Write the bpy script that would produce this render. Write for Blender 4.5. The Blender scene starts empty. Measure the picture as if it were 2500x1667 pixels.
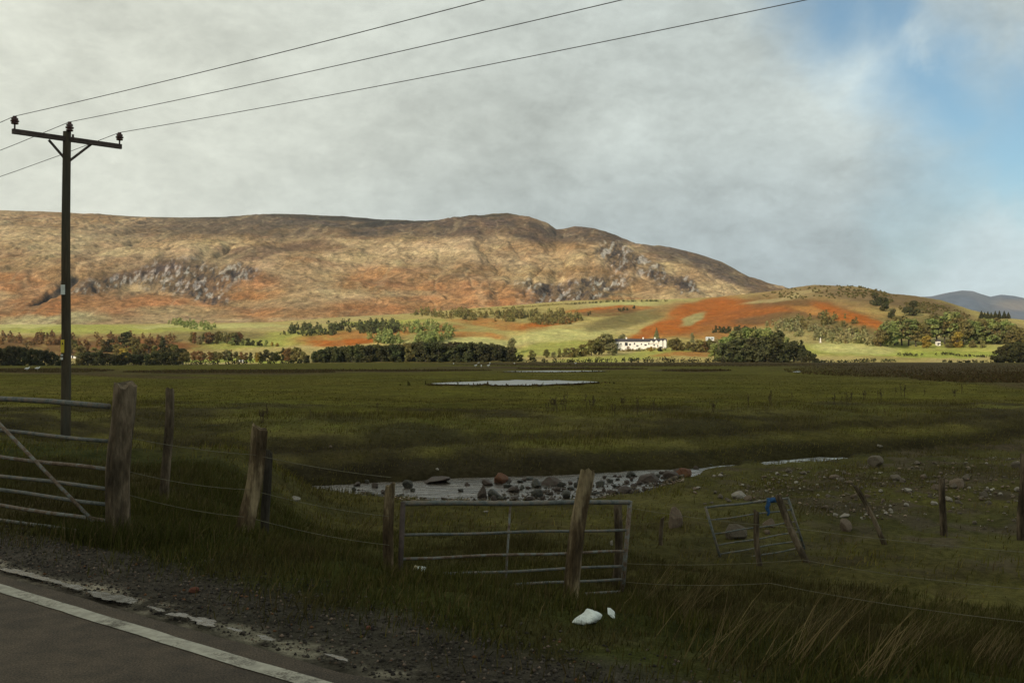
import bpy, bmesh, math, random
import numpy as np
from mathutils import Vector, Matrix

random.seed(7)
RNG = np.random.default_rng(11)
scene = bpy.context.scene
COL = scene.collection
R = math.radians

# ------------------------------------------------------------------ camera
FPX = 2500 * 35.0 / 36.0          # focal length in photograph pixels
PITCH = math.atan((870 - 833.5) / FPX)
ZC = 1.5
cam_d = bpy.data.cameras.new('camera')
cam_d.lens = 35.0
cam_d.sensor_width = 36.0
cam_d.clip_start = 0.05
cam_d.clip_end = 30000
cam = bpy.data.objects.new('camera', cam_d)
COL.objects.link(cam)
cam.location = (0, 0, ZC)
cam.rotation_euler = (math.pi / 2 + PITCH, 0, 0)
scene.camera = cam
scene.view_settings.view_transform = 'Standard'
scene.view_settings.look = 'None'
scene.view_settings.exposure = 0.0
scene.view_settings.gamma = 1.0

# ------------------------------------------------------------------ sun
SUN_EL = R(21)
SUN_AZ = math.atan2(-0.62, -0.78)       # measured from +Y towards +X
SUN = Vector((math.sin(SUN_AZ) * math.cos(SUN_EL), math.cos(SUN_AZ) * math.cos(SUN_EL), math.sin(SUN_EL)))
sun_d = bpy.data.lights.new('sun', 'SUN')
sun_d.energy = 4.8
sun_d.angle = R(0.5)
sun_d.color = (1.0, 0.87, 0.70)
sun = bpy.data.objects.new('sun', sun_d)
COL.objects.link(sun)
sun.rotation_euler = SUN.to_track_quat('Z', 'Y').to_euler()


# ------------------------------------------------------------------ node helper
class NT:
    def __init__(self, tree):
        self.t = tree
        self.n = tree.nodes
        self.l = tree.links

    def node(self, typ, **kw):
        n = self.n.new(typ)
        for k, v in kw.items():
            setattr(n, k, v)
        return n

    def put(self, sock, v):
        if isinstance(v, bpy.types.NodeSocket):
            self.l.new(v, sock)
        elif isinstance(v, (tuple, list)) and len(v) == 3 and sock.type == 'RGBA':
            sock.default_value = (*v, 1)
        else:
            sock.default_value = v

    def math(self, op, a, b=0.0, c=None, clamp=False):
        n = self.node('ShaderNodeMath', operation=op, use_clamp=clamp)
        self.put(n.inputs[0], a)
        self.put(n.inputs[1], b)
        if c is not None:
            self.put(n.inputs[2], c)
        return n.outputs[0]

    def vmath(self, op, a, b=(0, 0, 0)):
        n = self.node('ShaderNodeVectorMath', operation=op)
        self.put(n.inputs[0], a)
        if op == 'SCALE':
            self.put(n.inputs['Scale'], b)
        else:
            self.put(n.inputs[1], b)
        return n.outputs['Value'] if op in ('LENGTH', 'DOT_PRODUCT', 'DISTANCE') else n.outputs[0]

    def mix(self, fac, a, b, blend='MIX'):
        n = self.node('ShaderNodeMix', data_type='RGBA', blend_type=blend)
        self.put(n.inputs[0], fac)
        self.put(n.inputs[6], a)
        self.put(n.inputs[7], b)
        return n.outputs[2]

    def noise(self, vec, scale, detail=4, rough=0.55, dist=0.0, out=0):
        n = self.node('ShaderNodeTexNoise')
        if vec is not None:
            self.put(n.inputs['Vector'], vec)
        n.inputs['Scale'].default_value = scale
        n.inputs['Detail'].default_value = detail
        n.inputs['Roughness'].default_value = rough
        n.inputs['Distortion'].default_value = dist
        return n.outputs[out]

    def ramp(self, fac, lo, hi, a=0.0, b=1.0, smooth=True):
        n = self.node('ShaderNodeMapRange', interpolation_type='SMOOTHSTEP' if smooth else 'LINEAR')
        self.put(n.inputs[0], fac)
        for i, v in enumerate((lo, hi, a, b)):
            self.put(n.inputs[1 + i], v)
        return n.outputs[0]


# ------------------------------------------------------------------ sky
def build_world():
    w = bpy.data.worlds.new('World')
    scene.world = w
    w.use_nodes = True
    t = NT(w.node_tree)
    bg = t.n['Background']
    STR = 0.1
    bg.inputs['Strength'].default_value = STR
    sky = t.node('ShaderNodeTexSky', sky_type='NISHITA')
    sky.sun_disc = False
    sky.sun_elevation = SUN_EL
    sky.sun_rotation = SUN_AZ
    sky.altitude = 200
    sky.air_density = 1.0
    sky.dust_density = 0.6
    sky.ozone_density = 1.6
    d = t.node('ShaderNodeTexCoord').outputs['Generated']
    # warp the directions a little so that the cloud edges are ragged
    wn = t.noise(d, 5.0, 7, 0.62, 0.3, out=1)
    wv = t.vmath('SCALE', t.vmath('SUBTRACT', wn, (0.5, 0.5, 0.5)), 0.16)
    dw = t.vmath('ADD', d, wv)

    def blob(px, py, r0, r1):
        v = Vector(((px - 1250) / FPX, 1, (870 - py) / FPX)).normalized()
        return t.ramp(t.vmath('DISTANCE', dw, tuple(v)), r0, r1, 1.0, 0.0)

    gap = blob(2700, 330, 0.06, 0.23)
    for b in ((2330, 190, 0.015, 0.125), (2040, 60, 0.0, 0.105), (2520, 500, 0.0, 0.13), (2160, 60, 0.0, 0.10), (2700, 650, 0.0, 0.11)):
        gap = t.math('MAXIMUM', gap, blob(*b))
    wisp = blob(2420, 10, 0.0, 0.085)
    wisp2 = blob(2250, 130, 0.0, 0.03)
    gap = t.math('MULTIPLY', gap, t.math('SUBTRACT', 1.0, t.math('MULTIPLY', wisp, 0.8)))
    gap = t.math('MULTIPLY', gap, t.math('SUBTRACT', 1.0, t.math('MULTIPLY', wisp2, 0.5)))
    gap = t.math('MULTIPLY', gap, t.math('SUBTRACT', 1.0, t.math('MULTIPLY', blob(2430, 635, 0.02, 0.105), 0.9)))
    # cloud tone
    st = t.node('ShaderNodeMapping')
    t.put(st.inputs['Vector'], d)
    st.inputs['Rotation'].default_value = (0, R(-24), 0)
    st.inputs['Scale'].default_value = (1.0, 1.0, 1.8)
    n1 = t.noise(st.outputs[0], 3.4, 6, 0.55, 0.4)
    n2 = t.noise(st.outputs[0], 9.0, 6, 0.6, 0.5)
    n3 = t.noise(st.outputs[0], 24.0, 5, 0.65, 0.4)
    n4 = t.noise(st.outputs[0], 70.0, 4, 0.6)
    tone = t.math('ADD', t.ramp(n1, 0.3, 0.72, -0.06, 0.09), t.ramp(n2, 0.3, 0.75, -0.04, 0.05))
    up_left = t.ramp(t.vmath('DISTANCE', d, tuple(Vector((-0.5, 1, 0.40)).normalized())), 0.1, 0.75, 0.10, 0.0)
    low = t.ramp(t.vmath('DISTANCE', dw, tuple(Vector((0.13, 1, 0.13)).normalized())), 0.05, 0.36, -0.125, 0.0)
    bright = blob(2130, 215, 0.0, 0.11)
    bright2 = blob(1550, 395, 0.0, 0.075)
    bright3 = blob(2430, 600, 0.0, 0.12)
    tone = t.math('ADD', tone, t.math('ADD', t.ramp(n3, 0.3, 0.72, -0.035, 0.042), t.ramp(n4, 0.3, 0.7, -0.02, 0.02)))
    tone = t.math('ADD', tone, t.math('ADD', up_left, low))
    bank = blob(2130, 560, 0.0, 0.16)
    tone = t.math('ADD', tone, t.math('MULTIPLY', bank, -0.105))
    tone = t.math('ADD', tone, t.math('MULTIPLY', bright, 0.21))
    tone = t.math('ADD', tone, t.math('MULTIPLY', bright2, 0.14))
    tone = t.math('ADD', tone, t.math('MULTIPLY', bright3, 0.15))
    sx = t.node('ShaderNodeSeparateXYZ')
    t.put(sx.inputs[0], d)
    zen = t.ramp(sx.outputs[2], 0.35, 0.95, 0.0, -0.08)
    tone = t.math('ADD', t.math('ADD', tone, zen), 0.585)
    warm = t.ramp(sx.outputs[0], -0.45, 0.42, 0.0, 1.0)
    tint = t.mix(warm, (1.06, 1.09, 0.945), (0.965, 1.085, 1.055))
    lowb = t.math('MULTIPLY', t.ramp(sx.outputs[2], 0.06, 0.24, 1.0, 0.0), warm)
    tint = t.mix(lowb, tint, (0.90, 1.065, 1.11))
    cl = t.vmath('SCALE', tint, t.math('MULTIPLY', tone, 1.0 / STR))
    blue = t.vmath('MULTIPLY', sky.outputs[0], (0.84, 1.04, 1.02))
    col = t.mix(t.math('MULTIPLY', gap, 0.93), cl, blue)
    t.l.new(col, bg.inputs['Color'])


build_world()


# ------------------------------------------------------------------ projection helpers (photo pixel -> place in the world)
CP, SP = math.cos(PITCH), math.sin(PITCH)


def ray(px, py):
    x = (px - 1250) / FPX
    y = (833.5 - py) / FPX
    v = Vector((x, CP - y * SP, SP + y * CP))
    return v / v.y


def P(px, py, depth):
    return Vector((0, 0, ZC)) + ray(px, py) * depth


def proj(x, y, z):
    dz = z - ZC
    dep = np.maximum(y * CP + dz * SP, 1e-3)
    return 1250 + FPX * x / dep, 833.5 - FPX * (-y * SP + dz * CP) / dep


# ------------------------------------------------------------------ noise
def vnoise(x, y, seed=0):
    xi = np.floor(x).astype(np.int64)
    yi = np.floor(y).astype(np.int64)
    fx = x - xi
    fy = y - yi
    fx = fx * fx * fx * (fx * (fx * 6 - 15) + 10)
    fy = fy * fy * fy * (fy * (fy * 6 - 15) + 10)

    def h(a, b):
        n = (a * 374761393 + b * 668265263 + seed * 974634777) & 0xFFFFFFFF
        n = ((n ^ (n >> 13)) * 1274126177) & 0xFFFFFFFF
        n = n ^ (n >> 16)
        return (n & 0xFFFF) / 32767.5 - 1.0
    a = h(xi, yi); b = h(xi + 1, yi); c = h(xi, yi + 1); e = h(xi + 1, yi + 1)
    return (a * (1 - fx) + b * fx) * (1 - fy) + (c * (1 - fx) + e * fx) * fy


def fbm(x, y, octv=4, seed=0, gain=0.5):
    s = 0.0
    amp = 1.0
    tot = 0.0
    for k in range(octv):
        s = s + amp * vnoise(x * 2 ** k + 17.3 * k, y * 2 ** k - 9.1 * k, seed + k)
        tot += amp
        amp *= gain
    return s / tot


def ss(a, b, x):
    q = np.clip((x - a) / (b - a), 0, 1)
    return q * q * (3 - 2 * q)


def lerp(a, b, q):
    return a + (b - a) * q


# ------------------------------------------------------------------ terrain of the valley floor and the lower slopes
RN = (0.615, 0.789)      # across the road
RT = (0.789, -0.615)     # along the road


def st_of(x, y):
    return RN[0] * x + RN[1] * y, RT[0] * x + RT[1] * y


STREAM_X = [-14, -9, -6.5, -4, -1.5, 1, 3, 5, 6.5, 7.4, 9, 10, 12, 20]
STREAM_Y = [26.0, 23.5, 22.0, 22.5, 22.3, 22.5, 24.0, 26.2, 27.4, 28.0, 28.8, 29.2, 30, 33]
STREAM_W = [0.0, 0.0, -.05, 0.40, 1.95, 2.25, 1.8, .32, -.04, 0.28, 0.45, 0.0, -.2, -.3]
WATER_Z = -1.47
TOP_PX = np.array([-900, 0, 180, 425, 660, 957, 1170, 1380, 1626, 1754, 1860, 1945, 1988, 2083, 2126, 2180, 2230, 2296, 2370, 2450, 2520, 2700, 3400])
TOP_PY = np.array([795, 792, 790, 790, 785, 768, 752, 735, 731, 726, 713, 701, 695, 697, 703, 717, 722, 733, 755, 772, 782, 800, 810])
TOP_D = np.array([1200, 1180, 1170, 1150, 1150, 1150, 1180, 1220, 1260, 1240, 1200, 1120, 1080, 1040, 1020, 1000, 980, 960, 940, 900, 880, 860, 860])


def H(x, y):
    x = np.asarray(x, float)
    y = np.asarray(y, float)
    s, t = st_of(x, y)
    emb = np.interp(s, [-400, -60, -9, -6, -4.2, -3.6, 3.15, 3.3, 4.6, 5.4, 7.2, 9.5, 13, 20],
                    [30, 5, .4, .3, .02, -.06, -.06, -.02, -.02, -.10, -.95, -1.12, -1.22, -1.32])
    left = np.interp(s, [-400, -60, -9, -6, -4.2, -3.6, 3.15, 3.3, 5, 8, 20, 40],
                     [30, 5, .4, .3, .02, -.06, -.06, -.02, -.02, -.1, -.22, -.3])
    xb = -2.7 - 0.16 * (y - 9)
    lw = 1 - ss(-1.0, 1.2, x - xb)
    zb = lerp(emb, left, lw)
    F = np.interp(y, [20, 45, 90, 200, 560], [-.42, -.55, -.75, -1.1, -2.0])
    F = F - 1.6 * ss(-60, -240, x) * ss(150, 500, y) + 0.2 * ss(-4, -10, x) * ss(60, 30, y)
    yc = np.interp(x, STREAM_X, STREAM_Y)
    wob = 0.28 * fbm(x * 0.5, y * 0.5, 3, 5)
    hw = np.interp(x, STREAM_X, STREAM_W)
    cf = ss(-15, -9, x) * (1 - ss(12, 19, x))
    e = y - yc
    dfar = e - hw + wob
    dnear = -e - hw + wob
    zf = np.interp(dfar, [0, .15, .7, 1.9, 3.4, 4.3, 7, 12], [-1.75, -1.44, -1.20, -.98, -.88, -.66, -.53, -.45])
    zf = lerp(zf, F, ss(6, 13, dfar))
    zn = np.interp(dnear, [0, .2, .8, 2.0], [-1.75, -1.47, -1.38, -1.34])
    zn = lerp(zn, zb, ss(.6, 4.5, dnear))
    zs = np.where(e > 0, zf, zn)
    zs = np.where((dfar < 0) & (dnear < 0), -1.75, zs)
    zs = lerp(zs, np.maximum(zs, -1.37), ss(.15, .0, hw))
    plain = lerp(zb, F, ss(-2, 3, e))
    z = lerp(plain, zs, cf)
    off = ss(4.0, 5.2, s)
    z = z + off * (0.075 * fbm(x * .9, y * .9, 4, 1) + 0.045 * fbm(x * 3, y * 3, 2, 2)) * (1 - .6 * ss(60, 140, y))
    z = z + 0.10 * ss(60, 120, y) * fbm(x * .05, y * .05, 3, 3)
    # lower slopes beyond the plain
    yy = np.maximum(y, 1)
    px = np.clip(1250 + FPX * x / yy, -900, 3400)
    yt = np.interp(px, TOP_PX, TOP_D)
    zt = ZC + (870 - np.interp(px, TOP_PX, TOP_PY)) / FPX * yt
    y0 = 565 + 14 * fbm(x * .01, y * 0 + 3.3, 3, 8)
    q = np.clip((y - y0) / (yt - y0), 0, 1)
    pr = .36 * q + .64 * q * q * (1.75 - .75 * q)
    bump = 9 * fbm(x * .0055, y * .0055, 3, 21) + 3.2 * fbm(x * .022, y * .022, 3, 22) + .9 * fbm(x * .09, y * .09, 2, 23)
    rise = (zt - z) * pr + bump * np.minimum(q * 4, 1) * np.minimum(1, .18 + 2.2 * (1 - q))
    over = np.maximum(y - yt, 0)
    z = np.where(y > 520, z + rise * ss(520, 600, y) - over * .13, z)
    return z


def ground_at(px, py, lo=3.0, hi=1500.0):
    """first point of the ground on the line of sight through a photograph pixel"""
    d = np.exp(np.linspace(math.log(lo), math.log(hi), 3000))
    r = ray(px, py)
    gz = H(r.x * d, d)
    f = (ZC + r.z * d) - gz
    k = int(np.argmax(f <= 0)) if (f <= 0).any() else len(d) - 1
    if k > 0:
        q = f[k - 1] / (f[k - 1] - f[k] + 1e-9)
        dd = d[k - 1] + (d[k] - d[k - 1]) * q
    else:
        dd = d[0]
    return Vector((r.x * dd, dd, float(H(r.x * dd, dd))))


def gz(x, y):
    return float(H(x, y))


# ------------------------------------------------------------------ mesh helpers
def mesh_np(name, V, loops, totals, colors=None, smooth=False):
    me = bpy.data.meshes.new(name)
    V = np.ascontiguousarray(V, dtype=np.float32)
    me.vertices.add(len(V))
    me.vertices.foreach_set('co', V.ravel())
    me.loops.add(len(loops))
    me.loops.foreach_set('vertex_index', np.asarray(loops, dtype=np.int32).ravel())
    totals = np.asarray(totals, dtype=np.int32)
    me.polygons.add(len(totals))
    starts = np.concatenate(([0], np.cumsum(totals)[:-1])).astype(np.int32)
    me.polygons.foreach_set('loop_start', starts)
    me.polygons.foreach_set('loop_total', totals)
    if smooth:
        me.polygons.foreach_set('use_smooth', np.ones(len(totals), dtype=bool))
    me.update(calc_edges=True)
    if colors is not None:
        ca = me.color_attributes.new('cover', 'FLOAT_COLOR', 'POINT')
        c4 = np.ones((len(V), 4), dtype=np.float32)
        c4[:, :3] = colors
        ca.data.foreach_set('color', c4.ravel())
    return me


def link(name, me, mat, parent=None):
    o = bpy.data.objects.new(name, me)
    COL.objects.link(o)
    if mat is not None and me is not None:
        me.materials.append(mat)
    if parent is not None:
        o.parent = parent
    return o


def tag(o, label=None, cat=None, group=None, kind=None):
    if label:
        o['label'] = label
    if cat:
        o['category'] = cat
    if group:
        o['group'] = group
    if kind:
        o['kind'] = kind
    return o


def empty(name, loc, label, cat, group=None):
    o = bpy.data.objects.new(name, None)
    COL.objects.link(o)
    o.location = loc
    o.empty_display_size = 0.2
    return tag(o, label, cat, group)


def wloc(o):
    v = Vector((0, 0, 0))
    while o is not None:
        v += o.location
        o = o.parent
    return v


class MB:
    """collects shapes in world coordinates and links them as one mesh object"""
    def __init__(self):
        self.v = []
        self.f = []

    def add(self, vs, fs):
        b = len(self.v)
        self.v += [tuple(v) for v in vs]
        self.f += [tuple(i + b for i in f) for f in fs]
        return self

    def box(self, c, sx, sy, sz, rz=0.0, ax=None):
        m = Matrix.Rotation(rz, 3, 'Z') if ax is None else ax
        vs = [Vector(c) + m @ Vector((i * sx / 2, j * sy / 2, k * sz / 2)) for i in (-1, 1) for j in (-1, 1) for k in (-1, 1)]
        return self.add(vs, [(0, 1, 3, 2), (4, 6, 7, 5), (0, 4, 5, 1), (2, 3, 7, 6), (0, 2, 6, 4), (1, 5, 7, 3)])

    def tube(self, pts, rad, n=8, cap=True, sq=False):
        pts = [Vector(p) for p in pts]
        rr = rad if isinstance(rad, (list, tuple)) else [rad] * len(pts)
        vs, fs = [], []
        q = None
        for i, p in enumerate(pts):
            a = pts[max(i - 1, 0)]
            b = pts[min(i + 1, len(pts) - 1)]
            d = (b - a).normalized()
            if q is None:
                q = d.to_track_quat('Z', 'Y')
            else:
                q = (q @ Vector((0, 0, 1))).rotation_difference(d) @ q
            for k in range(n):
                an = 2 * math.pi * (k + (.5 if sq else 0)) / n
                vs.append(p + q @ Vector((math.cos(an) * rr[i], math.sin(an) * rr[i], 0)))
        for i in range(len(pts) - 1):
            for k in range(n):
                k2 = (k + 1) % n
                fs.append((i * n + k, i * n + k2, (i + 1) * n + k2, (i + 1) * n + k))
        if cap:
            fs.append(tuple(range(n - 1, -1, -1)))
            fs.append(tuple((len(pts) - 1) * n + k for k in range(n)))
        return self.add(vs, fs)

    def build(self, name, mat, parent=None, smooth=False):
        off = wloc(parent) if parent is not None else Vector((0, 0, 0))
        me = bpy.data.meshes.new(name)
        me.from_pydata([tuple(Vector(v) - off) for v in self.v], [], self.f)
        if smooth:
            me.polygons.foreach_set('use_smooth', [True] * len(me.polygons))
        me.update()
        return link(name, me, mat, parent)


def at_base(o, loc):
    """moves a one-mesh thing's origin to its base"""
    loc = Vector(loc)
    o.data.transform(Matrix.Translation(-loc))
    o.location = loc
    return o


# ------------------------------------------------------------------ materials
def material(name):
    m = bpy.data.materials.new(name)
    m.use_nodes = True
    t = NT(m.node_tree)
    b = t.n['Principled BSDF']
    b.inputs['Specular IOR Level'].default_value = 0.25
    return m, t, b


def obj_coord(t):
    return t.node('ShaderNodeTexCoord').outputs['Object']


def mat_plain(name, col, rough=.8, var=.25, scale=8.0, metal=0.0, bump=.3, col2=None, spec=.25, stretch=None):
    m, t, b = material(name)
    v = obj_coord(t)
    if stretch:
        mp = t.node('ShaderNodeMapping')
        t.put(mp.inputs['Vector'], v)
        mp.inputs['Scale'].default_value = stretch
        v = mp.outputs[0]
    n = t.noise(v, scale, 6, .6)
    n2 = t.noise(v, scale * 6, 4, .6)
    k = t.math('ADD', t.ramp(n, .3, .7, 1 - var, 1 + var), t.ramp(n2, .3, .7, -var * .5, var * .5))
    c = col if col2 is None else t.mix(t.ramp(n, .46, .58), col, col2)
    if col2 is None:
        cc = t.vmath('SCALE', col, k)
    else:
        cc = t.vmath('SCALE', c, k)
    t.l.new(cc, b.inputs['Base Color'])
    b.inputs['Roughness'].default_value = rough
    b.inputs['Metallic'].default_value = metal
    b.inputs['Specular IOR Level'].default_value = spec
    if bump:
        bp = t.node('ShaderNodeBump')
        bp.inputs['Strength'].default_value = bump
        bp.inputs['Distance'].default_value = .02
        t.l.new(n2, bp.inputs['Height'])
        t.l.new(bp.outputs[0], b.inputs['Normal'])
    return m


def mat_cover(name, scales, var, bump, bdist, rough=.95):
    """land cover: the ground's own colours from the mesh, broken up by noise"""
    m, t, b = material(name)
    a = t.node('ShaderNodeAttribute', attribute_name='cover').outputs['Color']
    v = t.node('ShaderNodeNewGeometry').outputs['Position']
    k = 1.0
    h = None
    for s, w in zip(scales, var):
        n = t.noise(v, s, 5, .65)
        k = t.math('MULTIPLY', k, t.ramp(n, .3, .7, 1 - w, 1 + w))
        h = n
    hue = t.noise(v, scales[0] * 1.7, 4, .6, out=1)
    tint = t.vmath('ADD', t.vmath('SCALE', t.vmath('SUBTRACT', hue, (.5, .5, .5)), .22), (1, 1, 1))
    c = t.vmath('SCALE', t.vmath('MULTIPLY', a, tint), k)
    t.l.new(c, b.inputs['Base Color'])
    b.inputs['Roughness'].default_value = rough
    b.inputs['Specular IOR Level'].default_value = .02
    bp = t.node('ShaderNodeBump')
    bp.inputs['Strength'].default_value = bump
    bp.inputs['Distance'].default_value = bdist
    t.l.new(h, bp.inputs['Height'])
    t.l.new(bp.outputs[0], b.inputs['Normal'])
    return m


def mat_leaf(name, col, var=.35, trans=.25):
    m, t, b = material(name)
    oi = t.node('ShaderNodeObjectInfo').outputs['Random']
    pos = t.node('ShaderNodeNewGeometry').outputs['Position']
    rnd = t.node('ShaderNodeNewGeometry').outputs['Random Per Island']
    k = t.math('MULTIPLY', t.ramp(oi, 0, 1, 1 - var * .6, 1 + var * .6, smooth=False), t.ramp(rnd, 0, 1, 1 - var, 1 + var, smooth=False))
    n = t.noise(pos, .12, 3, .5, out=1)
    tint = t.vmath('ADD', t.vmath('SCALE', t.vmath('SUBTRACT', n, (.5, .5, .5)), .55), (1, 1, 1))
    c = t.vmath('SCALE', t.vmath('MULTIPLY', col, tint), k)
    t.l.new(c, b.inputs['Base Color'])
    b.inputs['Roughness'].default_value = .8
    b.inputs['Specular IOR Level'].default_value = .1
    tr = t.node('ShaderNodeBsdfTranslucent')
    t.l.new(c, tr.inputs['Color'])
    mx = t.node('ShaderNodeMixShader')
    mx.inputs[0].default_value = trans
    t.l.new(b.outputs[0], mx.inputs[1])
    t.l.new(tr.outputs[0], mx.inputs[2])
    t.l.new(mx.outputs[0], t.n['Material Output'].inputs['Surface'])
    return m


def mat_blade(name):
    m, t, b = material(name)
    a = t.node('ShaderNodeAttribute', attribute_name='cover').outputs['Color']
    rnd = t.node('ShaderNodeNewGeometry').outputs['Random Per Island']
    c = t.vmath('SCALE', a, t.ramp(rnd, 0, 1, .65, 1.35, smooth=False))
    t.l.new(c, b.inputs['Base Color'])
    b.inputs['Roughness'].default_value = .75
    b.inputs['Specular IOR Level'].default_value = .04
    return m


def mat_water(name, deep, ripple, scale, rough=.03, stretch=(1, 1, 1), spec=.5):
    m, t, b = material(name)
    t.put(b.inputs['Base Color'], deep)
    b.inputs['Roughness'].default_value = rough
    b.inputs['IOR'].default_value = 1.34
    b.inputs['Specular IOR Level'].default_value = spec
    mp = t.node('ShaderNodeMapping')
    t.put(mp.inputs['Vector'], t.node('ShaderNodeNewGeometry').outputs['Position'])
    mp.inputs['Scale'].default_value = stretch
    n = t.noise(mp.outputs[0], scale, 5, .6, .4)
    bp = t.node('ShaderNodeBump')
    bp.inputs['Strength'].default_value = ripple
    bp.inputs['Distance'].default_value = .05
    t.l.new(n, bp.inputs['Height'])
    t.l.new(bp.outputs[0], b.inputs['Normal'])
    return m


M = {}
M['ground'] = mat_cover('ground_cover', (.06, .28, 1.1, 9.0, 60.0), (.14, .22, .2, .3, .3), .7, .03)
M['hill'] = mat_cover('hill_cover', (.008, .035, .12, .45), (.12, .26, .38, .35), .9, 1.8)
M['mountain'] = mat_cover('mountain_cover', (.001, .004, .02), (.15, .2, .25), .5, 8.0)
M['steel'] = mat_plain('galvanised_steel', (.125, .135, .12), .6, .45, 14, .15, .25, (.12, .10, .075), .25)
M['rusty_steel'] = mat_plain('rusty_galvanised_steel', (.17, .12, .08), .7, .45, 14, .1, .3, (.13, .135, .12), .25)
M['old_wood'] = mat_plain('weathered_post_wood', (.095, .066, .036), .9, .5, 6, 0, 1.0, (.195, .150, .085), .1, (1, 1, .25))
M['grey_wood'] = mat_plain('grey_weathered_wood', (.080, .060, .038), .9, .5, 6, 0, 1.0, (.135, .102, .066), .1, (1, 1, .25))
M['dark_wood'] = mat_plain('dark_wet_wood', (.05, .042, .03), .9, .4, 6, 0, .8, None, .1, (1, 1, .25))
M['pole_wood'] = mat_plain('creosoted_pole_wood', (.075, .060, .038), .85, .3, 3, 0, .5, (.055, .05, .036), .15, (1, 1, .12))
M['arm_steel'] = mat_plain('dark_arm_steel', (.075, .055, .045), .7, .3, 8, .2, .2)
M['porcelain'] = mat_plain('brown_porcelain', (.085, .035, .03), .25, .2, 9, 0, 0, None, .5)
M['wire'] = mat_plain('line_wire', (.12, .11, .10), .6, .1, 9, .2, 0)
M['fence_wire'] = mat_plain('fence_wire', (.14, .125, .075), .6, .25, 6, .2, 0)
M['white_plate'] = mat_plain('white_plate', (.62, .64, .58), .5, .12, 9, 0, 0)
M['yellow_plate'] = mat_plain('yellow_plate', (.62, .47, .05), .5, .15, 9, 0, 0)
M['black_mark'] = mat_plain('black_mark', (.02, .02, .02), .6, .1, 9, 0, 0)
M['litter_white'] = mat_plain('white_plastic', (.70, .74, .68), .4, .14, 16, 0, .5)
M['litter_tan'] = mat_plain('tan_plastic', (.45, .38, .22), .5, .15, 12, 0, 0)
M['blue_cloth'] = mat_plain('blue_cloth', (.025, .075, .17), .8, .3, 25, 0, .4)
M['rock_brown'] = mat_plain('brown_wet_rock', (.085, .055, .04), .7, .45, 5, 0, .9, (.05, .042, .03), .3)
M['rock_red'] = mat_plain('red_brown_rock', (.17, .07, .03), .75, .4, 5, 0, .9, (.10, .05, .03), .25)
M['rock_dark'] = mat_plain('dark_wet_rock', (.04, .038, .032), .6, .4, 5, 0, .9, (.06, .055, .03), .35)
M['rock_grey'] = mat_plain('grey_rock', (.18, .15, .11), .9, .4, 6, 0, .9, (.13, .105, .075), .15)
M['rock_pale'] = mat_plain('pale_rock', (.40, .37, .31), .9, .3, 6, 0, .8, (.27, .22, .17), .15)
M['rock_pink'] = mat_plain('pinkish_rock', (.19, .14, .10), .9, .35, 6, 0, .8, (.16, .12, .08), .15)
M['clod'] = mat_plain('rust_clod', (.15, .055, .032), .9, .3, 20, 0, .6)
M['gravel'] = mat_blade('gravel')
M['blade'] = mat_blade('grass_blades')
M['bird'] = mat_plain('white_feathers', (.75, .75, .72), .8, .05, 9, 0, 0)
M['whitewash'] = mat_plain('whitewashed_wall', (.78, .75, .68), .85, .1, .8, 0, .2)
M['slate'] = mat_plain('slate_roof', (.055, .05, .055), .8, .25, 1.2, 0, .3)
M['pale_roof'] = mat_plain('pale_sheet_roof', (.55, .57, .55), .6, .12, 1.0, 0, .1)
M['window_dark'] = mat_plain('dark_window_glass', (.03, .032, .038), .15, .1, 3, 0, 0, None, .5)
M['bark'] = mat_plain('bark', (.06, .048, .034), .9, .3, 2, 0, .5)
M['birch_bark'] = mat_plain('pale_bark', (.32, .29, .25), .9, .3, 2, 0, .5)
M['stem'] = mat_plain('dead_stem', (.062, .042, .022), .9, .3, 8, 0, 0)
M['conifer'] = mat_leaf('conifer_leaf', (.075, .080, .030), .22, .15)
M['dark_leaf'] = mat_leaf('dark_leaf', (.060, .060, .023), .22, .15)
M['olive'] = mat_leaf('olive_leaf', (.175, .150, .050))
M['green'] = mat_leaf('green_leaf', (.21, .24, .075))
M['sage'] = mat_leaf('sage_leaf', (.22, .205, .09))
M['gold'] = mat_leaf('gold_leaf', (.36, .25, .05))
M['russet'] = mat_leaf('russet_leaf', (.19, .11, .042))
M['hedge_leaf'] = mat_leaf('hedge_leaf', (.035, .036, .014), .35, .1)
M['pool'] = mat_water('pool_water', (.26, .27, .255), 1.0, 1.2, .4, (1, 1, 1), 1.0)  # pale base stands in for the sky mirrored in rippled water
def add_sky_glint(m):
    t = NT(m.node_tree)
    b = t.n['Principled BSDF']
    pos = t.node('ShaderNodeNewGeometry').outputs['Position']
    mp = t.node('ShaderNodeMapping')
    t.put(mp.inputs['Vector'], pos)
    mp.inputs['Scale'].default_value = (1.0, 3.2, 1)
    sx = t.node('ShaderNodeSeparateXYZ')
    t.put(sx.inputs[0], pos)
    n = t.noise(mp.outputs[0], 2.6, 5, .65)
    riffle = t.ramp(sx.outputs[0], 0.5, 7.5, 0.0, 1.0)
    f = t.math('MULTIPLY', t.ramp(n, .45, .62), riffle)
    n9 = t.noise(mp.outputs[0], 1.1, 4, .6)
    c = t.mix(f, t.mix(t.ramp(n9, .38, .62), (.05, .04, .028), (.16, .135, .108)), (.50, .53, .52))  # pale riffle streaks put the sky's reflection into the water colour
    t.l.new(c, b.inputs['Base Color'])
    t.l.new(t.math('ADD', t.math('MULTIPLY', f, .5), .08), b.inputs['Roughness'])
    return m


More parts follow.
